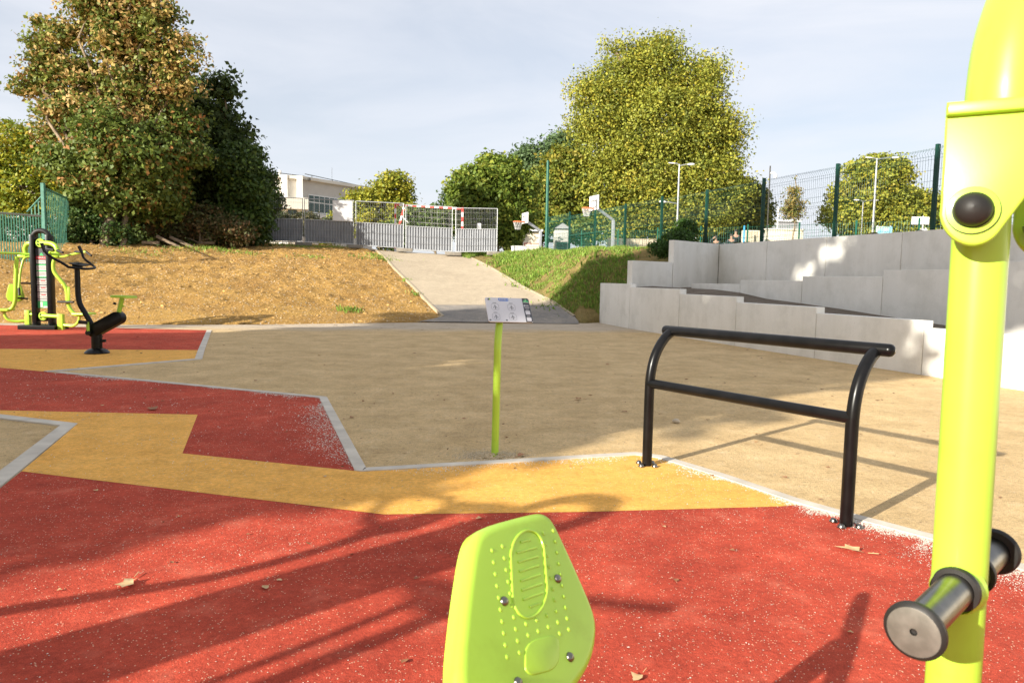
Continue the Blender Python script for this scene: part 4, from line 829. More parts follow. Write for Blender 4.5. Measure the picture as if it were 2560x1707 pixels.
# big maple at the top of the mound, left
Y0 = 27.0; b0 = Hpx(262, 612); tp = P(300, 300, Y0)
tree('maple_tree', 'large maple turning orange brown at the top of the dirt mound', b0, tp, .20,
     [pb(230, 20, 55, Y0), pb(320, 10, 63, Y0), pb(395, 50, 49, Y0), pb(175, 95, 45, Y0), pb(290, 105, 67, Y0), pb(405, 135, 49, Y0), pb(118, 150, 32, Y0), pb(110, 205, 37, Y0), pb(60, 228, 23, Y0), pb(195, 200, 64, Y0), pb(320, 215, 72, Y0), pb(430, 215, 49, Y0), pb(70, 170, 18, Y0),
      pb(150, 280, 54, Y0), pb(235, 300, 67, Y0), pb(345, 320, 76, Y0), pb(105, 62, 18, Y0), pb(468, 105, 19, Y0), pb(480, 160, 22, Y0), pb(130, 330, 28, Y0), pb(270, -60, 54, Y0), pb(95, 110, 16, Y0), pb(350, -40, 45, Y0)],
     430, 66, .118, MAPLE, 21, rc=.42, inner=.15, jit=.7, nt_=420)
b1 = Hpx(300, 614); tp = P(330, 430, 26.5)
tree('maple_tree', 'shorter green and rust maple hanging low in front of the big orange maple', b1, tp, .13,
     [pb(310, 390, 95, 26.3, 2.0), pb(225, 430, 70, 26.4, 1.6), pb(400, 390, 70, 26.8, 2), pb(300, 500, 80, 26.5, 1.6, 55), pb(395, 490, 60, 27, 1.8), pb(195, 515, 32, 25.8, .8, 40), pb(150, 400, 38, 26.2, 1.), pb(455, 300, 42, 27.5), pb(480, 380, 35, 27.3)],
     560, 44, .125, MAPLELOW, 22, rc=.38, inner=.3, jit=.4)
b2 = Hpx(560, 606); tp = P(540, 330, 31)
tree('evergreen_tree', 'dark green tree behind the right side of the maples', (b2[0], 30.5, b2[2]), tp, .22,
     [pb(465, 275, 72, 31), pb(538, 305, 44, 31), pb(510, 370, 85, 31), pb(585, 345, 38, 31), pb(570, 430, 62, 31), pb(520, 480, 90, 31), pb(600, 480, 45, 31), pb(600, 545, 50, 31), pb(625, 400, 18, 31), pb(560, 238, 14, 31), pb(470, 560, 110, 31.5), pb(555, 222, 35, 31), pb(380, 520, 110, 31.5), pb(360, 420, 110, 31.8), pb(300, 560, 90, 31.5)],
     760, 46, .17, DARK, 23, rc=.5, inner=.3, jit=.3)
b3 = Hpx(600, 610)
tree('shrub', 'dense green ivy covered shrub at the left end of the grey site fence', (b3[0], 29.3, b3[2] - .1), P(600, 540, 29.5), .12,
     [pb(600, 420, 55, 29.5, 1, 60), pb(620, 490, 50, 29.5, 1), pb(595, 560, 70, 29.3, 1, 50), pb(640, 560, 26, 29.2, .5, 45)],
     260, 44, .12, [(.07, .12, .02, 3), (.045, .08, .015, 3), (.10, .15, .03, 1)], 24, rc=.35, cat='shrub')
tree('shrub', 'dry brown and green bush at the foot of the dark tree', Hpx(500, 607), P(500, 575, 27.8), .05,
     [pb(520, 560, 60, 28.2, .7, 45), pb(430, 575, 50, 28, .7, 32), pb(590, 580, 40, 28, .6, 30)], 150, 34, .085, [(.16, .12, .05, 2), (.09, .10, .03, 3), (.22, .13, .06, 1)], 25, rc=.28, cat='shrub')
tree('shrub', 'low leafy green bush under the maple beside the green railings', Hpx(235, 606), P(220, 585, 25.5), .05,
     [pb(215, 565, 55, 25.6, .8, 42), pb(160, 595, 45, 25, .7, 26), pb(280, 590, 50, 25.8, .7, 28)], 190, 34, .085, [(.07, .13, .025, 3), (.05, .09, .02, 3), (.14, .17, .04, 1)], 26, rc=.28, cat='shrub')
tree('shrub', 'juniper bush with drooping dark sprays beside the building', P(672, 600, 33), P(665, 500, 33), .06,
     [pb(668, 455, 18, 33, .6, 30), pb(676, 505, 28, 33, .6, 26), pb(660, 545, 26, 33, .6, 40)], 110, 34, .09, DARK, 27, rc=.25, cat='shrub')
tree('yellow_tree', 'yellow green feathery tree at the left edge behind the railings', P(40, 640, 33), P(60, 460, 33), .16,
     [pb(20, 370, 70, 33), pb(100, 400, 70, 33), pb(60, 480, 80, 33), pb(150, 460, 60, 33), pb(-60, 440, 80, 33), pb(10, 550, 80, 33), pb(150, 540, 60, 33)],
     420, 40, .12, [(.36, .36, .03, 3), (.22, .28, .03, 3), (.48, .38, .03, 1.4), (.14, .19, .03, 2)], 28, rc=.42, inner=.3, jit=.5)
wb = tree('flowering_bush', 'white flowering bush behind the green railings', P(20, 690, 27), P(60, 620, 27), .05, [pb(20, 600, 70, 27, 1, 55), pb(95, 600, 55, 27, 1, 60), pb(-60, 610, 70, 27, 1, 50), pb(165, 600, 40, 27.5, .8, 50)],
     230, 36, .09, [(.06, .10, .02, 4), (.04, .07, .015, 3), (.72, .70, .66, 1.0)], 29, rc=.33, cat='bush')
# behind the site fence
tree('willow_tree', 'weeping yellow willow behind the grey site fence', P(950, 640, 46), P(950, 480, 46), .2,
     [pb(985, 468, 38, 46), pb(945, 490, 35, 46), pb(902, 505, 32, 46), pb(1000, 520, 35, 46), pb(872, 518, 20, 46), pb(925, 555, 50, 46), pb(865, 560, 34, 46), pb(1000, 570, 45, 46), pb(820, 590, 22, 46)],
     340, 38, .15, YEL, 31, rc=.45, inner=.3)
tree('hedge', 'clipped green hedge behind the red and white goal', P(1090, 640, 44), P(1090, 580, 44), .08,
     [pb(1040, 560, 42, 44, 1.2, 42), pb(1100, 555, 42, 44, 1.2, 42), pb(1160, 550, 40, 44, 1.2, 44), pb(1220, 550, 40, 44, 1.2, 50), pb(985, 590, 40, 44, 1.2, 34), pb(1140, 500, 30, 47, 1.2, 26)], 330, 40, .13, [(.10, .16, .025, 3), (.07, .12, .02, 3), (.17, .21, .04, 1)], 32, rc=.4, cat='hedge')
tree('hedge', 'brown dark hedge below the windows of the white building', P(740, 610, 42), P(740, 570, 42), .06,
     [pb(700, 555, 30, 42, 1, 26), pb(760, 560, 35, 42, 1, 26), pb(820, 570, 30, 42, 1, 24), pb(640, 560, 40, 42, 1, 26)], 150, 36, .12, [(.10, .09, .035, 3), (.07, .09, .03, 3)], 33, rc=.35, cat='hedge')
tree('broadleaf_tree', 'bright green tree right of the site fence', P(1235, 650, 40), P(1235, 480, 40), .24,
     [pb(1215, 430, 42, 40), pb(1260, 425, 36, 40), pb(1170, 465, 45, 40), pb(1235, 480, 75, 40), pb(1300, 470, 42, 40), pb(1170, 500, 40, 40), pb(1290, 530, 50, 40), pb(1200, 545, 55, 40), pb(1260, 560, 55, 40)],
     560, 44, .16, BRIGHT, 34, rc=.42, inner=.4)
tree('acacia_tree', 'blue green feathery tree behind the bright green one', P(1345, 650, 58), P(1350, 420, 58), .3,
     [pb(1320, 400, 38, 58), pb(1400, 375, 42, 58), pb(1370, 420, 50, 58), pb(1300, 430, 30, 58), pb(1435, 390, 35, 58)], 260, 40, .2, BLUEG, 35, rc=.6, inner=.3)
tree('chestnut_tree', 'dull olive tree left of the giant plane tree', P(1400, 650, 52), P(1400, 450, 52), .35,
     [pb(1410, 420, 50, 52), pb(1370, 470, 50, 52), pb(1430, 480, 55, 52), pb(1380, 540, 50, 52), pb(1450, 560, 50, 52), pb(1340, 530, 40, 52), pb(1320, 600, 30, 52), pb(1290, 605, 35, 52)], 480, 42, .19, OLIVE, 36, rc=.55, inner=.35)
YP = 52
tree('plane_tree', 'giant rounded yellow green plane tree behind the sports court', P(1640, 660, YP), P(1640, 380, YP), .6,
     [pb(1640, 190, 68, YP), pb(1550, 214, 60, YP), pb(1735, 239, 64, YP), pb(1507, 278, 60, YP), pb(1640, 308, 97, YP), pb(1773, 327, 60, YP), pb(1516, 386, 64, YP), pb(1621, 435, 89, YP), pb(1754, 435, 76, YP), pb(1507, 484, 64, YP), pb(1602, 523, 72, YP), pb(1697, 523, 72, YP), pb(1654, 123, 32, YP), pb(1471, 224, 33, YP), pb(1583, 136, 30, YP), pb(1763, 175, 33, YP), pb(1467, 327, 25, YP), pb(1471, 435, 28, YP), pb(1825, 337, 30, YP), pb(1839, 474, 30, YP), pb(1811, 406, 36, YP), pb(1782, 523, 56, YP, None, 50), pb(1545, 562, 56, YP, None, 40), pb(1535, 121, 17, YP)],
     1500, 66, .14, PLANE, 37, rc=.95, inner=.55, jit=.55, nt_=260)
tree('plane_tree', 'dark lower tree at the right shoulder of the giant plane tree', P(1850, 650, 60), P(1850, 500, 60), .3,
     [pb(1850, 480, 40, 60), pb(1885, 500, 35, 60), pb(1830, 540, 60, 60), pb(1880, 550, 42, 60), pb(1780, 560, 50, 60), pb(1910, 520, 15, 60)], 420, 36, .2, [(.20, .21, .035, 3), (.12, .14, .03, 3), (.30, .27, .05, 1)], 38, rc=.55)
tree('plane_tree', 'yellow green tree behind the mesh fence at the right', P(2190, 650, 62), P(2190, 480, 62), .35,
     [pb(2190, 430, 48, 62), pb(2240, 430, 35, 62), pb(2150, 440, 35, 62), pb(2110, 490, 35, 62), pb(2180, 500, 65, 62), pb(2250, 500, 45, 62), pb(2090, 545, 35, 62), pb(2150, 560, 55, 62), pb(2240, 560, 60, 62), pb(2310, 520, 40, 62), pb(2330, 560, 50, 62), pb(2390, 545, 60, 62)], 760, 36, .2, PLANE, 39, rc=.6, inner=.4)
tree('young_tree', 'thin young tree with few leaves behind the mesh fence', P(1985, 640, 45), P(1988, 440, 45), .05,
     [pb(1988, 450, 7, 45), pb(1985, 480, 14, 45), pb(1985, 510, 22, 45), pb(1985, 535, 22, 45), pb(1968, 525, 12, 45)], 90, 14, .10, [(.30, .22, .06, 3), (.18, .20, .05, 2)], 40, rc=.3, inner=.2)
b_ = Hpx(1665, 618)
tree('shrub', 'small dark green shrub against the end of the tall concrete wall', (4.55, 19.6, 1.95), (4.6, 19.8, 2.5), .03, [(4.45, 19.75, 2.25, .42, .4, .3), (4.85, 20.6, 2.5, .3, .4, .4), (4.0, 19.6, 2.0, .35, .3, .2)], 110, 36, .05, [(.06, .13, .02, 3), (.04, .08, .015, 2)], 41, rc=.14, cat='shrub')
# trees to the left of the camera that shade the playground
NV = np.array([.682, -.731]); DV = np.array([.731, .682])
for i, (n, s, hh, rr, lab) in enumerate(((-5.15, -9, 12.6, 2.5, 'tall leafy tree left of the camera nearest the red rubber'), (-9.3, -10, 13.6, 2.7, 'tall leafy tree left of the camera between two others'), (-12.9, -9, 12.2, 1.9, 'tall leafy tree left of the camera furthest up the slope'))):
    p = NV * n + DV * s; bl = []
    rr_ = random.Random(80 + i)
    for k in range(11):
        z = 2.2 + (hh - 2.8) * k / 10; q = rr * (.6 if k == 10 else .85)
        bl.append((p[0] + rr_.uniform(-.45, .45) * rr, p[1] + rr_.uniform(-.45, .45) * rr, z, q, q, 1.0))
    tree('shade_tree', lab, (p[0], p[1], 0), (p[0], p[1], hh * .7), .22, bl, 780, 34, .32, OLIVE, 90 + i, 'shade trees left of the camera', rc=.42, inner=.1, nt_=30)
# ------------------------------------------------------------------ green mesh fence on top of the wall
fline = lambda z: (1.6 + (32.6 - z) * .3338, z)
fz = [32.6 - 2.37 * k for k in range(14)]
t = thing('mesh_fence', 'green welded mesh fence with dark posts running above the tall concrete wall', 'fence')
def fence_panel(parent, p, q, z0, z1, folds, m, sp=.055, wr=.0032, hstep=.2):
    p, q = Vector(p), Vector(q); t_ = (q - p).normalized(); nn = Vector((t_.y, -t_.x, 0)); L = (q - p).length; b = MB(); n = int(L / sp)
    prof = []
    for z in np.arange(z0, z1 + .001, .05): prof.append((0, z))
    pr = [(0, z0)]
    for fz_ in folds: pr += [(0, fz_ - .06), (.04, fz_), (0, fz_ + .06)]
    pr += [(0, z1)]
    for i in range(n + 1):
        a = p + t_ * (L * i / n); b.tube([(a.x + nn.x * d, a.y + nn.y * d, z) for d, z in pr], wr, 3, False)
    zz = sorted(set([round(z, 3) for z in np.arange(z1 - .02, z0, -hstep)] + [f + e for f in folds for e in (-.06, .06)]))
    for z in zz:
        b.tube([(p.x, p.y, z), (q.x, q.y, z)], wr * 1.15, 3, False)
    return b.build('mesh_panel', M[m], parent)
for i, z in enumerate(fz):
    x, y = fline(z); x -= .085; zt_ = 3.95 if z > 29 else (3.82 if z > 22 else 3.76); zb = 2.0
    b = MB(); b.box((x, y, (zb + zt_) / 2), (.06, .075, zt_ - zb), rz=math.atan2(1, -.3338), ch=.006); pp = b.build('fence_post', M['gfence_dark'], t)
    if i:
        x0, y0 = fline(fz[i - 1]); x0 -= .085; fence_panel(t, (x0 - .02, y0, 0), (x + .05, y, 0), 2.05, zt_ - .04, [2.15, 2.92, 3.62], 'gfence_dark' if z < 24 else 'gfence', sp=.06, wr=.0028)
# tall mast
p = P(1366, 632, 32.9); b = MB(); p2 = P(1370, 402, 32.9); b.tube([(p[0], p[1], 1.9), (p2[0], p2[1], p2[2])], .085, 12, True, .06); tag(b.build('fence_mast', M['gfence']), 'tall green mast at the far end of the mesh fence', 'mast')
# lower green fence across the court
t = thing('mesh_fence', 'low distant green mesh fence across the far side of the court', 'fence')
pa, pb_ = np.array([2.0, 43.0]), np.array([20.5, 27.0]); nn_ = 10
for i in range(nn_ + 1):
    q = pa + (pb_ - pa) * i / nn_; b = MB(); b.box((q[0], q[1], 3.0), (.06, .06, 1.9)); b.build('fence_post', M['gfence'], t)
    if i: fence_panel(t, (*q0, 0), (*q, 0), 2.1, 3.85, [2.9], 'gfence', sp=.11, wr=.006, hstep=.25)
    q0 = q
# ------------------------------------------------------------------ temporary site fence
TF = [((640, 491, 604), (757, 496, 605)), ((762, 497, 605), (884.5, 501.5, 611)), ((890, 503, 613), (1009, 509, 620)), ((1014.5, 512, 623), (1130, 517.5, 629)), ((1139, 520, 629.5), (1242, 522, 628.5))]
labs = ['left end grey metal site fence panel half hidden by the shrub', 'shaded site fence panel carrying a blank white sheet', 'site fence panel left of the red and white tape', 'sunlit site fence panel standing on the path', 'right end site fence panel angled beside the path']
zw = [30.6, 30.9, 31.1, 30.8, 30.4, 29.8]
FEET = []
for i, ((xa, ta, ba), (xb, tb, bb)) in enumerate(TF):
    A = Vector(P(xa, ba, zw[i])); A2 = Vector(P(xa, ta, zw[i])); Bq = Vector(P(xb, bb, zw[i + 1])); B2 = Vector(P(xb, tb, zw[i + 1])); A2.x = A.x; B2.x = Bq.x
    t = thing('site_fence_panel', labs[i], 'fence panel', ((A + Bq) / 2)[:], 0, 'temporary site fence panels'); o = (A + Bq) / 2
    fr = MB()
    for (p, q) in ((A, A2), (Bq, B2), (A, Bq), (A2, B2)): fr.tube([p - o, q - o], .017, 8)
    am, bm_ = A.lerp(A2, .52), Bq.lerp(B2, .52); fr.tube([am - o, bm_ - o], .016, 8); fr.build('frame', M['steel'], t)
    msh = MB(); n = 26
    for k in range(1, n): msh.tube([am.lerp(bm_, k / n) - o, A2.lerp(B2, k / n) - o], .0035, 3, False)
    for f in (.62, .76, .9): msh.tube([A.lerp(A2, f) - o, Bq.lerp(B2, f) - o], .004, 3, False)
    for f in (.14, .3): msh.tube([A.lerp(A2, f) - o + Vector((0, -.03, 0)), Bq.lerp(B2, f) - o + Vector((0, -.03, 0))], .005, 3, False)
    msh.build('wire_mesh', M['steel'], t)
    sh = MB(); nc = 17; vs = []
    for k in range(nc * 4 + 1):
        f = .012 + .976 * k / (nc * 4); dy = (0, 0, .055, .055)[k % 4]; e = Vector((0, dy, 0)); vs += [A.lerp(Bq, f) + Vector((0, 0, .03)) - o + e, am.lerp(bm_, f) - o + e]
    sh.add(vs, [(2 * k, 2 * k + 2, 2 * k + 3, 2 * k + 1) for k in range(nc * 4)]); sh.build('corrugated_sheet', M['sheet'], t)
    FEET.append((A, Bq))
    if i == 1:
        p0 = A.lerp(Bq, .575); q0_ = A2.lerp(B2, .575); s_ = MB(); s0 = p0.lerp(q0_, .52); s1 = p0.lerp(q0_, .985); e0_ = Bq.lerp(B2, .52) - Vector((.04, 0, 0)); e1_ = Bq.lerp(B2, .985) - Vector((.04, 0, 0)); dv = Vector((0, -.05, 0)); dv2 = Vector((0, -.062, 0))
        s_.add([s0 + dv, e0_ + dv, e1_ + dv, s1 + dv, s0 + dv2, e0_ + dv2, e1_ + dv2, s1 + dv2], [(4, 5, 6, 7), (0, 3, 2, 1), (0, 1, 5, 4), (2, 3, 7, 6), (1, 2, 6, 5), (0, 4, 7, 3)])
        tag(s_.build('blank_board', M['signwhite']), 'blank white sheet tied to the second site fence panel', 'board')
fl = ['concrete foot under the far left joint of the site fence', 'concrete foot under the joint by the white sheet', 'concrete foot on the left edge of the path', 'concrete foot in the middle of the right half of the path', 'concrete foot at the right end of the site fence']
for i in range(5):
    p = FEET[i][1]; b = MB(); zz = float(zf(p.x, p.y)) if i not in (2, 3) else float(zsmooth(p.x, p.y)) + .07
    b.box((p.x + .05, p.y - .05, max(zz, p.z - .12) + .03), (.68 if i != 4 else .9, .24, .15), rz=.05 * i, ch=.03); tag(b.build('concrete_foot', M['foot']), fl[i], 'fence foot', 'concrete feet of the site fence')
# red and white tape
A = Vector(P(1009, 514, 30.9)); tp_ = thing('barrier_tape', 'red and white tape dangling from the site fence joint', 'tape', A[:]); 
pts = [Vector(P(a, b, 30.8)) - A for a, b in ((1008, 518), (1009, 524), (1004, 540), (1001, 552), (999, 560))]
for k in range(4):
    b = MB(); p, q = pts[k], pts[k + 1]; b.add([p + Vector((-.04, 0, 0)), p + Vector((.05, -.01, 0)), q + Vector((.05, -.01, .02)), q + Vector((-.04, 0, 0))], [(0, 1, 2, 3)]); b.build('tape_strip', M['redpaint'] if k % 2 else M['white'], tp_)
b = MB(); p, q = Vector(P(1010, 544, 30.8)) - A, Vector(P(1021, 556, 30.8)) - A; b.add([p, p + Vector((0, -.01, -.06)), q + Vector((0, -.01, -.04)), q], [(0, 1, 2, 3)]); b.build('tape_strip', M['white'], tp_)
# handball goal behind the fence
g0 = P(988, 628, 33.5); g1 = P(1155, 640, 33.0); t = thing('handball_goal', 'red and white striped handball goal frame behind the site fence', 'goal', (g0[0], g0[1], 2.2)); o = Vector((g0[0], g0[1], 2.2))
for q_, tp__ in ((g0, P(988, 509, 33.5)), (g1, P(1153, 519, 33.0))):
    p0, p1 = Vector((q_[0], q_[1], 2.2)) - o, Vector((q_[0], q_[1], tp__[2])) - o
    for k in range(10):
        b = MB(); b.box(tuple(p0.lerp(p1, (k + .5) / 10)), (.085, .085, (p1 - p0).length / 10)); b.build('post_band', M['redpaint'] if k % 2 else M['white'], t)
a, c = Vector(P(988, 512, 33.5)) - o, Vector(P(1153, 522, 33.0)) - o
for k in range(15):
    m_ = a.lerp(c, (k + .5) / 15); b = MB(); b.box(tuple(m_), ((c - a).length / 15, .085, .085), rz=math.atan2(c.y - a.y, c.x - a.x)); b.build('crossbar_band', M['redpaint'] if k % 2 == 0 else M['white'], t)
b = MB()
for k in range(12):
    m_ = a.lerp(c, k / 11); b.tube([m_, m_ + Vector((0, .9, -1.9))], .006, 3, False)
for k in range(8):
    b.tube([a + Vector((0, .9 * k / 8, -1.9 * k / 8)), c + Vector((0, .9 * k / 8, -1.9 * k / 8))], .006, 3, False)
b.build('net', M['net'], t)
b = MB(); p = P(1198, 567, 36); b.box(tuple(p), (.2, .04, .34)); tag(b.build('notice_board', M['white']), 'small white notice seen through the right site fence panel', 'notice')
# ------------------------------------------------------------------ white building
def building():
    Yb = 58.0; t = thing('school_building', 'white two storey building with a long green tinted window strip', 'building', tuple(P(760, 620, Yb))); o = Vector(t.location)
    c0 = Vector(P(755, 620, Yb)) - o; k = Yb / FPX; tz = Vector(P(755, 449, Yb)).z - o.z
    # right wing recedes to the right, left wing recedes to the left
    er = Vector(P(930, 620, 64.5)) - o; el = Vector(P(640, 620, 56.8)) - o; er.z = el.z = c0.z = -.5
    def wall(p, q, z0, z1, m, nm='wall', th=.3):
        d = (q - p).normalized(); nn = Vector((d.y, -d.x, 0)); b = MB(); mid = (p + q) / 2 - nn * th / 2 * -1
        b.box(tuple(Vector((((p + q) / 2).x, ((p + q) / 2).y, (z0 + z1) / 2)) - nn * (th / 2)), ((q - p).length, th, z1 - z0), rz=math.atan2(d.y, d.x)); return b.build(nm, M[m], t), d, nn
    w1, d1, n1_ = wall(c0, er, -.5, tz, 'render2'); w2, d2, n2_ = wall(el, c0, -.5, tz, 'render')  # one white building: sunlit cream coloured into left wing, shaded grey into right
    # parapet cap
    for (p, q, nm) in ((c0, er, 'parapet'), (el, c0, 'parapet')):
        b = MB(); d = (q - p).normalized(); m_ = (p + q) / 2; b.box((m_.x, m_.y, tz + .12), ((q - p).length + .4, .55, .24), rz=math.atan2(d.y, d.x)); b.build(nm, M['render'], t)
    b = MB(); vs = [c0 + Vector((0, .2, 0)), er, er + Vector((-9, 6, 0)), el + Vector((2, 8, 0)), el]; vs = [Vector((v.x, v.y, tz - .05)) for v in vs]; b.add(vs, [tuple(range(5))]); b.build('roof', M['render2'], t)
    def hit(px_, p, d):                                        # distance along the wall where a picture column meets it
        r_ = Vector(ray(px_, 500)); px0 = p + o; k_ = (r_.x * px0.y - r_.y * px0.x) / (r_.y * d.x - r_.x * d.y); return k_
    # right wing windows: eight bays, two rows
    s0 = hit(770, c0, d1); s1 = hit(862, c0, d1)
    nb = 9; zA = Vector(P(770, 530, Yb)).z - o.z; zB = Vector(P(770, 484, Yb)).z - o.z
    front = -n1_
    ang = math.atan2(d1.y, d1.x)
    sgn = -1 if (c0 + n1_).y > c0.y else 1
    for i in range(nb):
        a = s0 + (s1 - s0) * 1.25 * i / nb; c = c0 + d1 * (a + (s1 - s0) * 1.25 / nb / 2) ; w_ = (s1 - s0) * 1.25 / nb
        off = Vector((d1.y, -d1.x, 0)) * .03
        b = MB(); b.box(tuple(Vector((c.x, c.y, (zA + zB) / 2)) + off), (w_ * .98, .10, zB - zA), rz=ang); f = b.build('window', M['white'], t)
        for (f0, f1) in ((.06, .56), (.62, .95)):
            b = MB(); b.box(tuple(Vector((c.x, c.y, zA + (zB - zA) * (f0 + f1) / 2)) + off * 2.2), (w_ * .86, .06, (zB - zA) * (f1 - f0)), rz=ang); b.build('pane', M['glass'], f)
    b = MB(); c = c0 + d1 * ((s0 + s1) / 2 * 1.1); b.box((c.x + .06, c.y - .12, zA - .22), ((s1 - s0) * 1.4, .3, .3), rz=ang); b.build('sill', M['white'], t)
    # left wing windows
    ang2 = math.atan2(d2.y, d2.x)
    for (x0, x1, y0, y1) in ((683, 697, 466, 478), (683, 697, 481, 493), (716, 750, 520, 538)):
        a0, a1 = hit(x0, el, d2), hit(x1, el, d2); c = el + d2 * ((a0 + a1) / 2); Yw = (c + o).y; z0 = P(x0, y1, Yw)[2] - o.z; z1 = P(x0, y0, Yw)[2] - o.z
        off = Vector((d2.y, -d2.x, 0)) * .03
        b = MB(); b.box(tuple(Vector((c.x, c.y, (z0 + z1) / 2)) + off), (abs(a1 - a0), .12, z1 - z0), rz=ang2); f = b.build('window', M['white'], t)
        b = MB(); b.box(tuple(Vector((c.x, c.y, (z0 + z1) / 2)) + off * 2.6), (abs(a1 - a0) * .84, .05, (z1 - z0) * .8), rz=ang2); b.build('pane', M['glass'], f)
    for x_ in (712, 750):
        a0 = hit(x_, el, d2); c = el + d2 * a0; b = MB(); b.box((c.x, c.y - .1, tz / 2), (.45, .5, tz + .5), rz=ang2); b.build('pilaster', M['white'], t)
    a0 = hit(730, el, d2); c = el + d2 * a0; zc = P(730, 510, (c + o).y)[2] - o.z; b = MB(); b.box((c.x, c.y - .3, zc), (2.6, .9, .9), rz=ang2); b.build('balcony', M['render'], t)
    # roof rail, vent pipe, lamp
    b = MB()
    for (pa_, pb2) in (((660, 428, 57.5), (762, 441, 58.5)), ((762, 435, 58.5), (925, 470, 64))):
        p, q = Vector(P(*pa_)) - o, Vector(P(*pb2)) - o; b.tube([p, q], .03, 5)
        for f in (.1, .4, .7, 1): m_ = p.lerp(q, f); b.tube([m_, m_ + Vector((0, 0, -1.0))], .025, 5)
    b.build('roof_rail', M['iron'], t)
    p = Vector(P(700, 442, 61)) - o; b = MB(); b.tube([p, p + Vector((0, 0, .5))], .13, 10); b.build('vent_pipe', M['white'], t)
    p = Vector(P(771, 448, 57.5)) - o; b = MB(); b.box(tuple(p), (.3, .3, .22), ch=.04); b.box(tuple(p - Vector((.2, 0, .02))), (.25, .08, .08)); b.build('floodlight', M['iron'], t)
    p, q = Vector(P(830, 457, 66)) - o, Vector(P(830, 420, 66)) - o; b = MB(); b.tube([p, q], .012, 5); b.build('aerial', M['iron'], t)
building()
# pale block behind the yellow tree at the far left
t = thing('apartment_block', 'pale apartment block glimpsed behind the yellow green tree at the left', 'building', tuple(P(90, 650, 75))); o = Vector(t.location)
b = MB(); b.box((0, 4, 5.5), (14, 8, 15)); wl = b.build('wall', M['render2'], t)
for i in range(4):
    for j in range(3): b = MB(); b.box((-4.5 + 3 * i, -.02, 4 + 3 * j), (1.2, .1, 1.4)); b.build('window', M['glass'], t)
b = MB(); b.box((0, 4, 13.2), (14.6, 8.6, .4)); b.build('roof', M['greybuild'], t)
# grey clad building, beige walls and signs behind the right fence
def block(nm, lab, cat, x0, x1, y0, Y, m, depth=4, zb=2.0, extra=None):
    a, b2 = P(x0, y0, Y), P(x1, y0, Y); zt_ = (a[2] + b2[2]) / 2; t_ = thing(nm, lab, cat, ((a[0] + b2[0]) / 2, Y, zb)); b = MB(); b.box((0, depth / 2, (zt_ - zb) / 2), (b2[0] - a[0], depth, zt_ - zb), ch=.03); b.build('wall', M[m], t_); return t_, b2[0] - a[0], zt_ - zb
t_, W_, H_ = block('grey_building', 'low grey clad building behind the mesh fence', 'building', 1868, 1996, 554, 75, 'greybuild', 8)
b = MB(); b.box((1.0, -.03, H_ * .55), (1.0, .1, .9)); b.build('window', M['glass'], t_); b = MB(); b.box((0, 4, H_ + .1), (W_ + .4, 8.4, .2)); b.build('roof', M['white'], t_)
for k in range(14): pass
t_, W_, H_ = block('boundary_wall', 'pale beige boundary wall, longer one, behind the mesh fence', 'wall', 1916, 2009, 575, 46, 'beige', .25)
b = MB(); b.box((0, .12, H_ + .04), (W_ + .1, .36, .08)); b.build('coping', M['render'], t_)
t_, W_, H_ = block('boundary_wall', 'short beige ribbed wall left of the longer beige wall', 'wall', 1857, 1900, 576, 45, 'beige', .25)
b = MB()
for k in range(14): b.box((-W_ / 2 + W_ * (k + .5) / 14, -.04, H_ / 2), (W_ / 28, .06, H_ * .96))
b.build('ribs', M['beige'], t_)
t_, W_, H_ = block('stone_wall', 'low yellow stone block wall beyond the court', 'wall', 1520, 1643, 597, 47, 'stone', .5)
b = MB()
for i in range(4):
    for k in range(14): b.box((-W_ / 2 + W_ * (k + .5 + .3 * (i % 2)) / 14.5, -.03, H_ * (i + .5) / 4), (W_ / 16, .07, H_ / 4.6), ch=.015)
b.build('stone_blocks', M['stone'], t_)
t_, W_, H_ = block('white_annex', 'low white building glimpsed under the plane tree', 'building', 1680, 1800, 578, 66, 'white', 5)
b = MB(); b.box((-1, -.04, H_ * .6), (1.6, .1, .5)); b.build('window', M['glass'], t_)
t_, W_, H_ = block('garden_shed', 'pale shed with a grey roof behind the green fence', 'shed', 1388, 1422, 572, 48, 'render2', 2)
b = MB(); b.prism([(-W_ / 2 - .15, 0), (W_ / 2 + .15, 0), (0, .4)], (0, -.15, H_), (1, 0, 0), (0, 0, 1), -2.3 if False else .1); b.add([(-W_ / 2 - .15, -.2, H_), (0, -.2, H_ + .4), (0, 2.2, H_ + .4), (-W_ / 2 - .15, 2.2, H_), (W_ / 2 + .15, -.2, H_), (W_ / 2 + .15, 2.2, H_)], [(0, 1, 2, 3), (1, 4, 5, 2)]); b.build('roof', M['greybuild'], t_)
b = MB(); b.box((0, -.03, H_ * .55), (.7, .1, .5)); b.build('window', M['glass'], t_)
t_, W_, H_ = block('kiosk', 'small cream kiosk beside the basketball hoop pole', 'kiosk', 1308, 1348, 580, 50, 'beige', 2)
b = MB(); b.box((0, 1, H_ + .1), (W_ + .5, 2.6, .12)); b.build('roof', M['white'], t_)
def board(nm, lab, x0, x1, y0, y1, Y, m, posts=((.1,), (.9,)), zb=2.1):
    a = P(x0, y0, Y); c = P(x1, y1, Y); t_ = thing(nm, lab, 'sign', ((a[0] + c[0]) / 2, Y, zb)); b = MB(); b.box((0, 0, (a[2] + c[2]) / 2 - zb), (c[0] - a[0], .05, a[2] - c[2]), ch=.01); b.build('sign_panel', M[m], t_)
    for (f,) in posts: b = MB(); b.tube([((c[0] - a[0]) * (f - .5), .05, 0), ((c[0] - a[0]) * (f - .5), .05, a[2] - zb + .05)], .035, 8); b.build('post', M['white'], t_)
    return t_
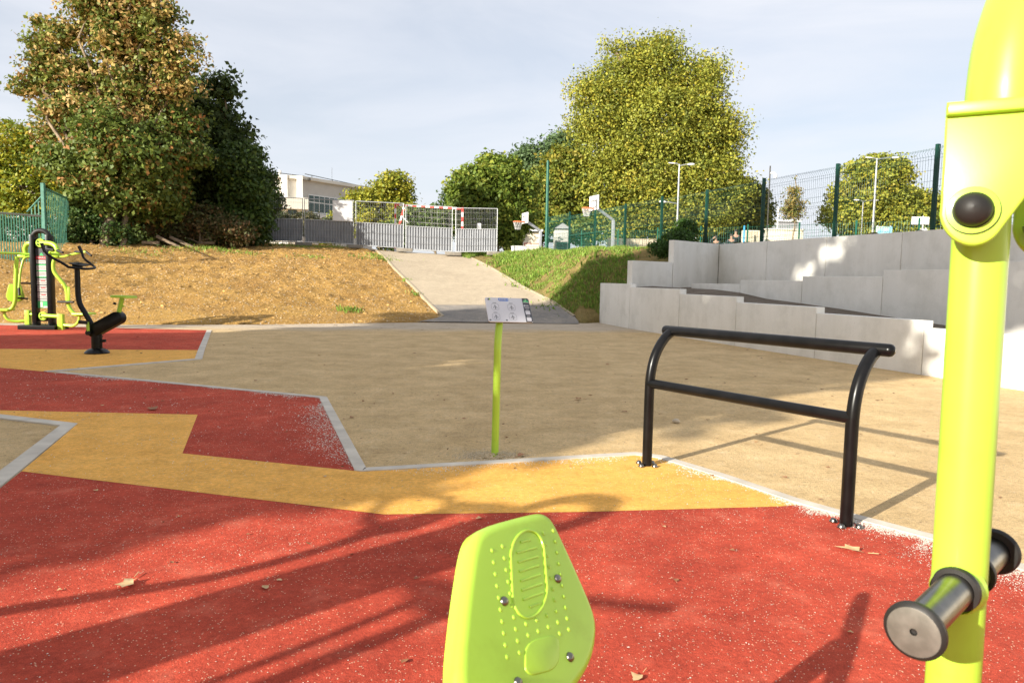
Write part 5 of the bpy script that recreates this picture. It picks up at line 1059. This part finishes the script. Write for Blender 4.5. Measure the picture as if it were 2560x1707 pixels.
board('billboard', 'blue and yellow billboard behind the mesh fence', 2191, 2230, 566, 590, 44, 'posterblue')
board('road_sign', 'white road sign board on a white post behind the mesh fence', 2280, 2322, 542, 562, 40, 'white', ((.68,),))
board('notice_board', 'small white board below the road sign', 2297, 2317, 572, 582, 38, 'white')
# ------------------------------------------------------------------ street lamps, poles, hoops
def lamp(lab, x, ytop, ybase_x, Y, arms, r_=.07):
    p = P(x, ytop, Y); q = P(ybase_x, 640, Y); t_ = thing('street_lamp', lab, 'street lamp', (q[0], Y, 2.0), 0, 'street lamps behind the court'); H_ = p[2] - 2.0; dx = p[0] - q[0]
    b = MB(); b.tube([(0, 0, 0), (dx * .0 + 0, 0, H_)], r_ * 1.2, 10, True, r_ * .7); b.build('pole', M['steel'], t_)
    for (ax_, az, s_) in arms:
        b = MB(); b.tube([(0, 0, H_ + az - .1), (ax_ * .5, 0, H_ + az), (ax_ * .75, 0, H_ + az)], .035, 6); b.build('arm', M['steel'], t_)
        b = MB(); b.lathe([(.001, 0), (.05 * s_, .05), (.075 * s_, .2), (.06 * s_, .42), (.001, .5)], (ax_ * .6, 0, H_ + az), (math.copysign(1, ax_), 0, .05), 12); b.build('lamp_head', M['white'], t_)
lamp('grey street lamp in front of the giant plane tree', 1697, 411, 1690, 46, ((.8, .0, 1), (-.35, .05, .5), (-1.2, -2.35, 1)))
lamp('tallest slim street lamp in front of the right hand tree', 2190, 396, 2178, 44, ((1.4, .05, .8), (-.4, .02, .5)))
lamp('short double armed lamp left of the tallest lamp', 2156, 504, 2150, 60, ((1.3, .1, 1.0), (-.5, .1, .8)), .06)
p = P(1923, 415, 42); q = P(1915, 640, 42); t_ = thing('camera_mast', 'thin dark mast with a white surveillance camera', 'mast', (q[0], 42, 2)); b = MB(); b.tube([(0, 0, 0), (0, 0, p[2] - 2)], .04, 8); b.build('pole', M['iron'], t_)
zc = P(1923, 433, 42)[2] - 2; b = MB(); b.tube([(0, 0, zc), (.25, 0, zc + .02), (.32, 0, zc - .08)], .05, 8); b.lathe([(.001, .02), (.10, 0), (.11, -.1), (.06, -.2), (.001, -.22)], (.32, 0, zc - .08), (0, 0, 1), 12); b.build('camera_head', M['white'], t_)
p = P(1946, 517, 50); b = MB(); b.tube([(p[0], 50, 2), (p[0], 50, p[2])], .05, 8, True, .04); tag(b.build('white_pole', M['white']), 'thin white pole in front of the grey building', 'pole')
for xx, yy, lab in ((1563, 588, 'blue plastic post standing before the stone wall'), (1861, 566, 'blue plastic post at the left end of the beige walls')):
    p = P(xx, yy, 44); b = MB(); b.tube([(p[0], 44, 2), (p[0], 44, p[2])], .05, 8); b.lathe([(.05, 0), (.04, .04), (.001, .05)], (p[0], 44, p[2]), (0, 0, 1), 8); tag(b.build('blue_post', M['piping']), lab, 'post')
def hoop(lab, bx0, bx1, by0, by1, polex, armtop, base_y, Y):
    a = P(bx0, by0, Y); c = P(bx1, by1, Y - .9); q = P(polex, base_y, Y - .5); zb = 2.05; t_ = thing('basketball_hoop', lab, 'basketball hoop', (q[0], q[1], zb), 0, 'basketball hoops on the court'); o = Vector(t_.location)
    TLb = Vector(P(bx0, by0 + 4, Y)) - o; TRb = Vector(P(bx1, by0, Y - .9)) - o; BLb = Vector(P(bx0, by1, Y)) - o; hgt = TLb.z - BLb.z; u = (TRb - TLb); u.z = 0; W_ = u.length; u.normalize(); v = Vector((0, 0, 1)); nn = u.cross(v)
    b = MB(); b.prism(rrect(W_, hgt, .03, W_ / 2, hgt / 2), BLb, u, v, .04); bd = b.build('backboard', M['white'], t_)
    b = MB(); cx, cz, s1, s2 = W_ / 2, hgt * .42, W_ * .25, hgt * .24
    for (x0, z0, x1, z1) in ((-s1, -s2, s1, -s2), (-s1, s2, s1, s2), (-s1, -s2, -s1, s2), (s1, -s2, s1, s2)):
        p0 = BLb + u * (cx + x0) + v * (cz + z0) + nn * .01; p1 = BLb + u * (cx + x1) + v * (cz + z1) + nn * .01; b.tube([p0, p1], .02, 4)
    b.build('target_square', M['iron'], bd)
    rc = BLb + u * W_ / 2 + v * hgt * .12; fwd = Vector((-.8, -.5, 0)).normalized(); cc0 = rc + fwd * .42; ring = [cc0 + Vector((math.cos(a_) * .23, math.sin(a_) * .23, 0)) for a_ in [2 * math.pi * k / 20 for k in range(21)]]
    b = MB(); b.tube(ring, .02, 6, False); b.tube([rc, rc + fwd * .2], .04, 6); b.build('rim', M['orange'], t_)
    b = MB()
    for k in range(12):
        a_, a2 = 2 * math.pi * k / 12, 2 * math.pi * (k + 1) / 12
        for e in (a_ + .5, a_ - .5): b.tube([cc0 + Vector((math.cos(a_) * .23, math.sin(a_) * .23, 0)), cc0 + Vector((math.cos(e) * .13, math.sin(e) * .13, -.4))], .009, 3, False)
    b.build('net', M['net'], t_)
    pt = Vector((0, 0, P(polex, armtop, q[1])[2] - zb)); b = MB(); b.box((0, 0, pt.z / 2), (.15, .15, pt.z), ch=.01); b.build('pole', M['steel'], t_)
    e = BLb + u * W_ * .8 + v * hgt * .1 - nn * .05; d = (e - pt); b = MB(); b.box(tuple((pt + e) / 2), (d.length, .12, .12), M=d.to_track_quat('X', 'Z').to_matrix()); b.build('arm', M['steel'], t_)
hoop('nearer basketball hoop with the larger white backboard', 1473, 1495, 488, 528, 1531, 551, 628, 36)
hoop('farther basketball hoop left of the green mast', 1304.5, 1319, 530, 560, 1350, 578, 628, 38)
# small goal, ribbed bin
p = P(1331, 630, 39); t_ = thing('small_goal', 'small red and white goal with a sagging net beside the kiosk', 'goal', (p[0], 39, 2.1)); b = MB(); b.tube([(-.42, 0, 0), (-.42, 0, .95), (.42, 0, .95), (.42, 0, 0)], .03, 8); b.build('frame', M['redpaint'], t_)
b = MB()
for k in range(10): b.tube([(-.4 + .089 * k, 0, .95), (-.3 + .066 * k, .5, .1)], .008, 3, False)
for k in range(6): b.tube([(-.4 + .02 * k, .1 * k, .95 - .17 * k), (.4 - .02 * k, .1 * k, .95 - .17 * k)], .008, 3, False)
b.build('net', M['net'], t_)
p = P(1297, 632, 33); t_ = thing('ribbed_container', 'white ribbed plastic crate at the top of the grass bank', 'container', (p[0], 33, 2.0), .2); b = MB(); b.box((0, 0, .27), (.62, .5, .62), ch=.03); b.build('body', M['white'], t_)
b = MB()
for k in range(9): b.box((-.28 + .07 * k, -.26, .27), (.022, .03, .58))
b.build('ribs', M['white'], t_); b = MB(); b.box((0, 0, .6), (.66, .54, .05), ch=.02); b.build('lid', M['white'], t_)
# ------------------------------------------------------------------ people behind the wall
def person(lab, px_, py_, Y, lean=0, hand_up=False, seed=0):
    top = P(px_, py_, Y); zb = top[2] - 1.72; t_ = thing('person', lab, 'person', (top[0], Y, zb), 0, 'people standing behind the wall')
    def skin(nm, pts, edges, m, sub=1, parent=t_):
        me = bpy.data.meshes.new(nm); me.from_pydata([p_[:3] for p_ in pts], edges, []); ob = bpy.data.objects.new(nm, me); col.objects.link(ob); ob.parent = parent; me.materials.append(m)
        md = ob.modifiers.new('skin', 'SKIN'); 
        for i, p_ in enumerate(pts): me.skin_vertices[0].data[i].radius = (p_[3], p_[4] if len(p_) > 4 else p_[3]) if me.skin_vertices else (p_[3], p_[3])
        me.skin_vertices[0].data[0].use_root = True
        s_ = ob.modifiers.new('sub', 'SUBSURF'); s_.levels = s_.render_levels = sub; return ob
    pts = [(0, 0, .92, .14, .11), (0, 0, 1.12, .13, .10), (0, 0, 1.35, .17, .11), (0, 0, 1.47, .06), (0, -.01, 1.56, .075), (0, -.01, 1.66, .08),
           (.10, 0, .88, .09), (.11, 0, .48, .06), (.11, .01, .06, .04), (.12, -.12, .03, .035), (-.10, 0, .88, .09), (-.11, 0, .48, .06), (-.11, .01, .06, .04), (-.12, -.12, .03, .035),
           (.2, 0, 1.38, .06), (.27, 0, 1.12, .045), (.24, -.12, .92, .033), (.24, -.16, .84, .03)]
    if hand_up: pts += [(-.2, 0, 1.38, .06), (-.34, -.06, 1.42, .045), (-.14, -.16, 1.62, .033), (-.07, -.16, 1.66, .03)]
    else: pts += [(-.2, 0, 1.38, .06), (-.27, 0, 1.12, .045), (-.24, -.12, .92, .033), (-.24, -.16, .84, .03)]
    ed = [(0, 1), (1, 2), (2, 3), (3, 4), (4, 5), (0, 6), (6, 7), (7, 8), (8, 9), (0, 10), (10, 11), (11, 12), (12, 13), (2, 14), (14, 15), (15, 16), (16, 17), (2, 18), (18, 19), (19, 20), (20, 21)]
    skin('body', pts, ed, M['skin'], 2)
    jk = [(0, 0, .9, .17, .14), (0, 0, 1.12, .155, .125), (0, 0, 1.35, .19, .135), (0, 0, 1.46, .08)] + [(s_ * .2, 0, 1.39, .078) for s_ in (1,)] + [(.275, 0, 1.12, .06), (.245, -.11, .94, .045)] + [tuple(list(pts[18][:3]) + [.078]), tuple(list(pts[19][:3]) + [.06]), tuple(list((Vector(pts[19][:3]) * .25 + Vector(pts[20][:3]) * .75)) + [.045])]
    skin('jacket', jk, [(0, 1), (1, 2), (2, 3), (2, 4), (4, 5), (5, 6), (2, 7), (7, 8), (8, 9)], M['jacket'], 2)
    tr = [(0, 0, .93, .15, .125), (.10, 0, .86, .105), (.11, 0, .48, .08), (.11, .01, .1, .065), (-.10, 0, .86, .105), (-.11, 0, .48, .08), (-.11, .01, .1, .065)]
    skin('trousers', tr, [(0, 1), (1, 2), (2, 3), (0, 4), (4, 5), (5, 6)], M['trousers'], 2)
    b = MB(); b.lathe([(.10, -.06), (.105, 0), (.09, .06), (.05, .095), (.001, .10)], (0, .025, 1.66), (0, .25, 1), 16); b.build('hair', M['hair'], t_)
    b = MB(); b.lathe([(.018, 0), (.012, .02), (.001, .028)], (0, -.085, 1.60), (0, -1, -.2), 8); b.build('nose', M['skin'], t_)
    for s_ in (-.03, .03): b = MB(); b.lathe([(.009, 0), (.001, .006)], (s_, -.088, 1.63), (0, -1, 0), 8); b.build('eye', M['hair'], t_)
    return t_
person('person in a dark jacket raising a hand to the face behind the wall', 1790, 590, 40, hand_up=True)
person('long haired person in a dark coat behind the wall, between two others', 1829, 586, 40)
person('tallest person in a navy jacket standing rightmost behind the wall', 1840, 575, 40.6)
# ------------------------------------------------------------------ green palisade railings at the left
t = thing('palisade_railing', 'green vertical bar railing at the left edge with a dark iron top rail', 'railing')
def railing(p, q, zt0, zt1, zb0, zb1, n, parent, m='paling', top='iron', w_=.028):
    p, q = Vector(p), Vector(q); b = MB()
    for i in range(n):
        f = i / (n - 1); a = p.lerp(q, f); zt_ = zt0 + (zt1 - zt0) * f; zb_ = zb0 + (zb1 - zb0) * f; b.box((a.x, a.y, (zt_ + zb_) / 2), (w_, w_ * .7, zt_ - zb_), rz=.3)
    b.build('bars', M[m], parent)
    for (za, zc_, mm, rr_) in ((zt0 - .04, zt1 - .04, top, .03), (zb0 + .25, zb1 + .25, top, .02)): b = MB(); b.tube([(p.x, p.y, za), (q.x, q.y, zc_)], rr_, 6); b.build('rail', M[mm], parent)
yA = 21.0; pA = P(-200, 520, yA); pB = P(110, 540, yA); zA = P(0, 527, yA)[2]; zB = P(110, 538, yA)[2]
railing((pA[0], pA[1], 0), (pB[0], pB[1], 0), zA + .12, zB, .9, 1.0, 46, t)
b = MB(); zt_ = P(111, 458, yA)[2]; b.box((pB[0], pB[1], (zt_ + .9) / 2), (.09, .09, zt_ - .9)); b.build('post', M['paling'], t)
b = MB(); a = P(68, 530, yA); c = P(111, 484, yA); b.tube([tuple(a), tuple(c)], .025, 6)
for f in (.25, .45, .65, .85): m_ = Vector(a).lerp(Vector(c), f); b.box((m_.x, m_.y, (m_.z + zB) / 2), (.028, .02, m_.z - zB))
b.build('brace', M['paling'], t)
t = thing('palisade_railing', 'taller green railing climbing away behind the low bush', 'railing')
qq = P(213, 513, 29); railing((pB[0], pB[1] + .1, 0), (qq[0], qq[1], 0), P(112, 468, yA)[2], qq[2], 1.1, 1.9, 30, t, top='paling', w_=.02)
b = MB(); b.box((qq[0], qq[1], (qq[2] + 1.6) / 2 + .1), (.11, .11, qq[2] - 1.4)); b.build('post', M['paling'], t)
# ------------------------------------------------------------------ timber, stones, leaves
for (x, y, L, tilt, lab) in ((380, 606, .55, 0, 'old timber block lying flat left of the leaning planks'), (425, 601, .9, .45, 'old plank leaning left on the mound top'), (458, 600, .9, .42, 'old plank leaning right beside the other plank'), (520, 604, .6, 0, 'short grey sleeper lying alone on the mound top')):
    p = Hpx(x, y + 3); b = MB(); b.box((p[0], p[1] - .1, float(zf(p[0], p[1] - .1)) + .08 + abs(tilt) * .12), (L, .18, .1), M=Matrix.Rotation(.2, 3, 'Z') @ Matrix.Rotation(tilt, 3, 'Y'), ch=.012); tag(b.build('timber_offcut', M['wood']), lab, 'timber', 'old timbers on the mound')
def leaf_shape(r_, n=11, spiky=.3):
    out = []
    for k in range(n * 2):
        a = math.pi * k / n; rad = 1 if k % 2 == 0 else 1 - spiky; rad *= (.75 + .35 * abs(math.cos(a / 2))) * r_.uniform(.7, 1.2); out.append((rad * math.cos(a), rad * .8 * math.sin(a)))
    return out
def dead_leaf(x, y, size, lab, m='deadleaf', group=None, seed=0, z=.008):
    p = G(x, y); rr = random.Random(seed); out = leaf_shape(rr, 6 if size > .035 else 4); an = rr.uniform(0, 6.28); ca, sa = math.cos(an), math.sin(an); b = MB(); vs = [(p[0], p[1], z + size * .12)]
    cu = rr.uniform(.5, 1.1)
    for (a, c) in out:
        X_ = (a * ca - c * sa * .8) * size; Y_ = (a * sa + c * ca * .8) * size; vs.append((p[0] + X_, p[1] + Y_, z + size * (.06 + cu * .42 * (c * c) + .15 * rr.random())))
    n = len(out); b.add(vs, [(0, 1 + i, 1 + (i + 1) % n) for i in range(n)]); b.tube([(p[0] - ca * size, p[1] - sa * size, z + .004), (p[0] - ca * size * 1.7, p[1] - sa * size * 1.7, z + .008)], size * .03, 4)
    return tag(b.build('fallen_leaf', M[m]), lab, 'leaf', group)
dead_leaf(320, 1464, .052, 'big tan dead leaf at the left of the foreground red rubber', seed=1)
dead_leaf(2131, 1382, .058, 'big tan dead leaf on the red rubber below the black rail', seed=2)
dead_leaf(382, 1025, .075, 'curled brown leaf on the middle red band', 'brownleaf', seed=3)
dead_leaf(1302, 1142, .05, 'curled brown leaf right of the sign post', 'brownleaf', seed=4)
dead_leaf(1446, 1000, .045, 'red brown leaf in the middle of the sand', 'brownleaf', seed=5)
dead_leaf(664, 1475, .022, 'small orange leaf in the middle of the foreground red rubber', 'deadleaf', seed=6)
dead_leaf(1198, 1300, .024, 'small tan leaf touching the yellow rubber above the green seat', 'deadleaf', seed=7)
dead_leaf(1594, 1700, .03, 'tan leaf at the bottom edge right of the green seat', 'deadleaf', seed=8)
sandp = [(1578, 848), (1775, 900), (1520, 912), (1080, 1050), (1160, 1048), (1780, 1190), (1900, 1112), (1960, 1195), (2070, 1170), (1990, 1135), (2050, 1250), (2500, 1245), (1012, 1133), (880, 1045), (860, 1048), (815, 932), (640, 953), (1240, 995), (800, 890), (1095, 990), (1560, 1030), (1190, 868)]
for i, (x, y) in enumerate(sandp): dead_leaf(x, y, random.uniform(.018, .034) * (1 + max(0, (1000 - y)) / 260), 'small brown dead leaf lying on the sand', 'brownleaf' if i % 3 else 'deadleaf', 'small leaves on the sand', 20 + i, .004)
rubp = [(812, 1194), (1045, 1255), (448, 1295), (620, 1340), (1660, 1320), (1830, 1380), (2125, 1585), (1690, 1455), (255, 1016), (560, 980), (210, 1052), (1040, 1450), (150, 1480), (1150, 1310), (240, 1230), (430, 1410), (700, 1455), (1010, 1660)]
for i, (x, y) in enumerate(rubp): dead_leaf(x, y, random.uniform(.012, .02) * (1 + max(0, (1100 - y)) / 200), 'small brown dead leaf lying on the coloured rubber', 'brownleaf' if i % 2 else 'deadleaf', 'small leaves on the rubber', 60 + i)
# fine litter of bark, twigs and leaf scraps blown over the ground
q = np.stack([r.uniform(-8, 8, 900), r.uniform(1.6, 17, 900)], 1); k = fbm(q[:, 0] * .5, q[:, 1] * .5) > -.15; q = q[k]; nq = len(q)
a_ = r.random(nq) * 6.28; ln = r.uniform(.006, .02, nq) * np.clip(q[:, 1] / 5, .8, 1.8); wd_ = ln * r.uniform(.18, .6, nq); c_, s_ = np.cos(a_), np.sin(a_)
base = np.c_[q, np.full(nq, .0085)]; A_ = np.stack([c_ * ln, s_ * ln, r.uniform(0, .004, nq)], 1); B_ = np.stack([-s_ * wd_, c_ * wd_, r.uniform(0, .004, nq)], 1)
V = np.stack([base - A_, base + B_, base + A_, base - B_], 1).reshape(-1, 3); v_ = r.uniform(.5, 1.3, (nq, 1)); cl = np.array([.24, .12, .05]) * v_
tag(npmesh('leaf_litter', V, np.arange(nq * 4).reshape(-1, 4), M['grain'], np.repeat(cl, 4, axis=0)), kind='stuff')
# a stone by the rail
p = G(1690, 1057); b = MB(); b.lathe([(.001, 0), (.028, .003), (.033, .015), (.02, .032), (.001, .036)], (p[0], p[1], 0), (.1, .1, 1), 9); tag(b.build('small_stone', M['stone']), 'lone pale stone on the sand behind the black rail', 'stone')
print('objects', len(bpy.data.objects))
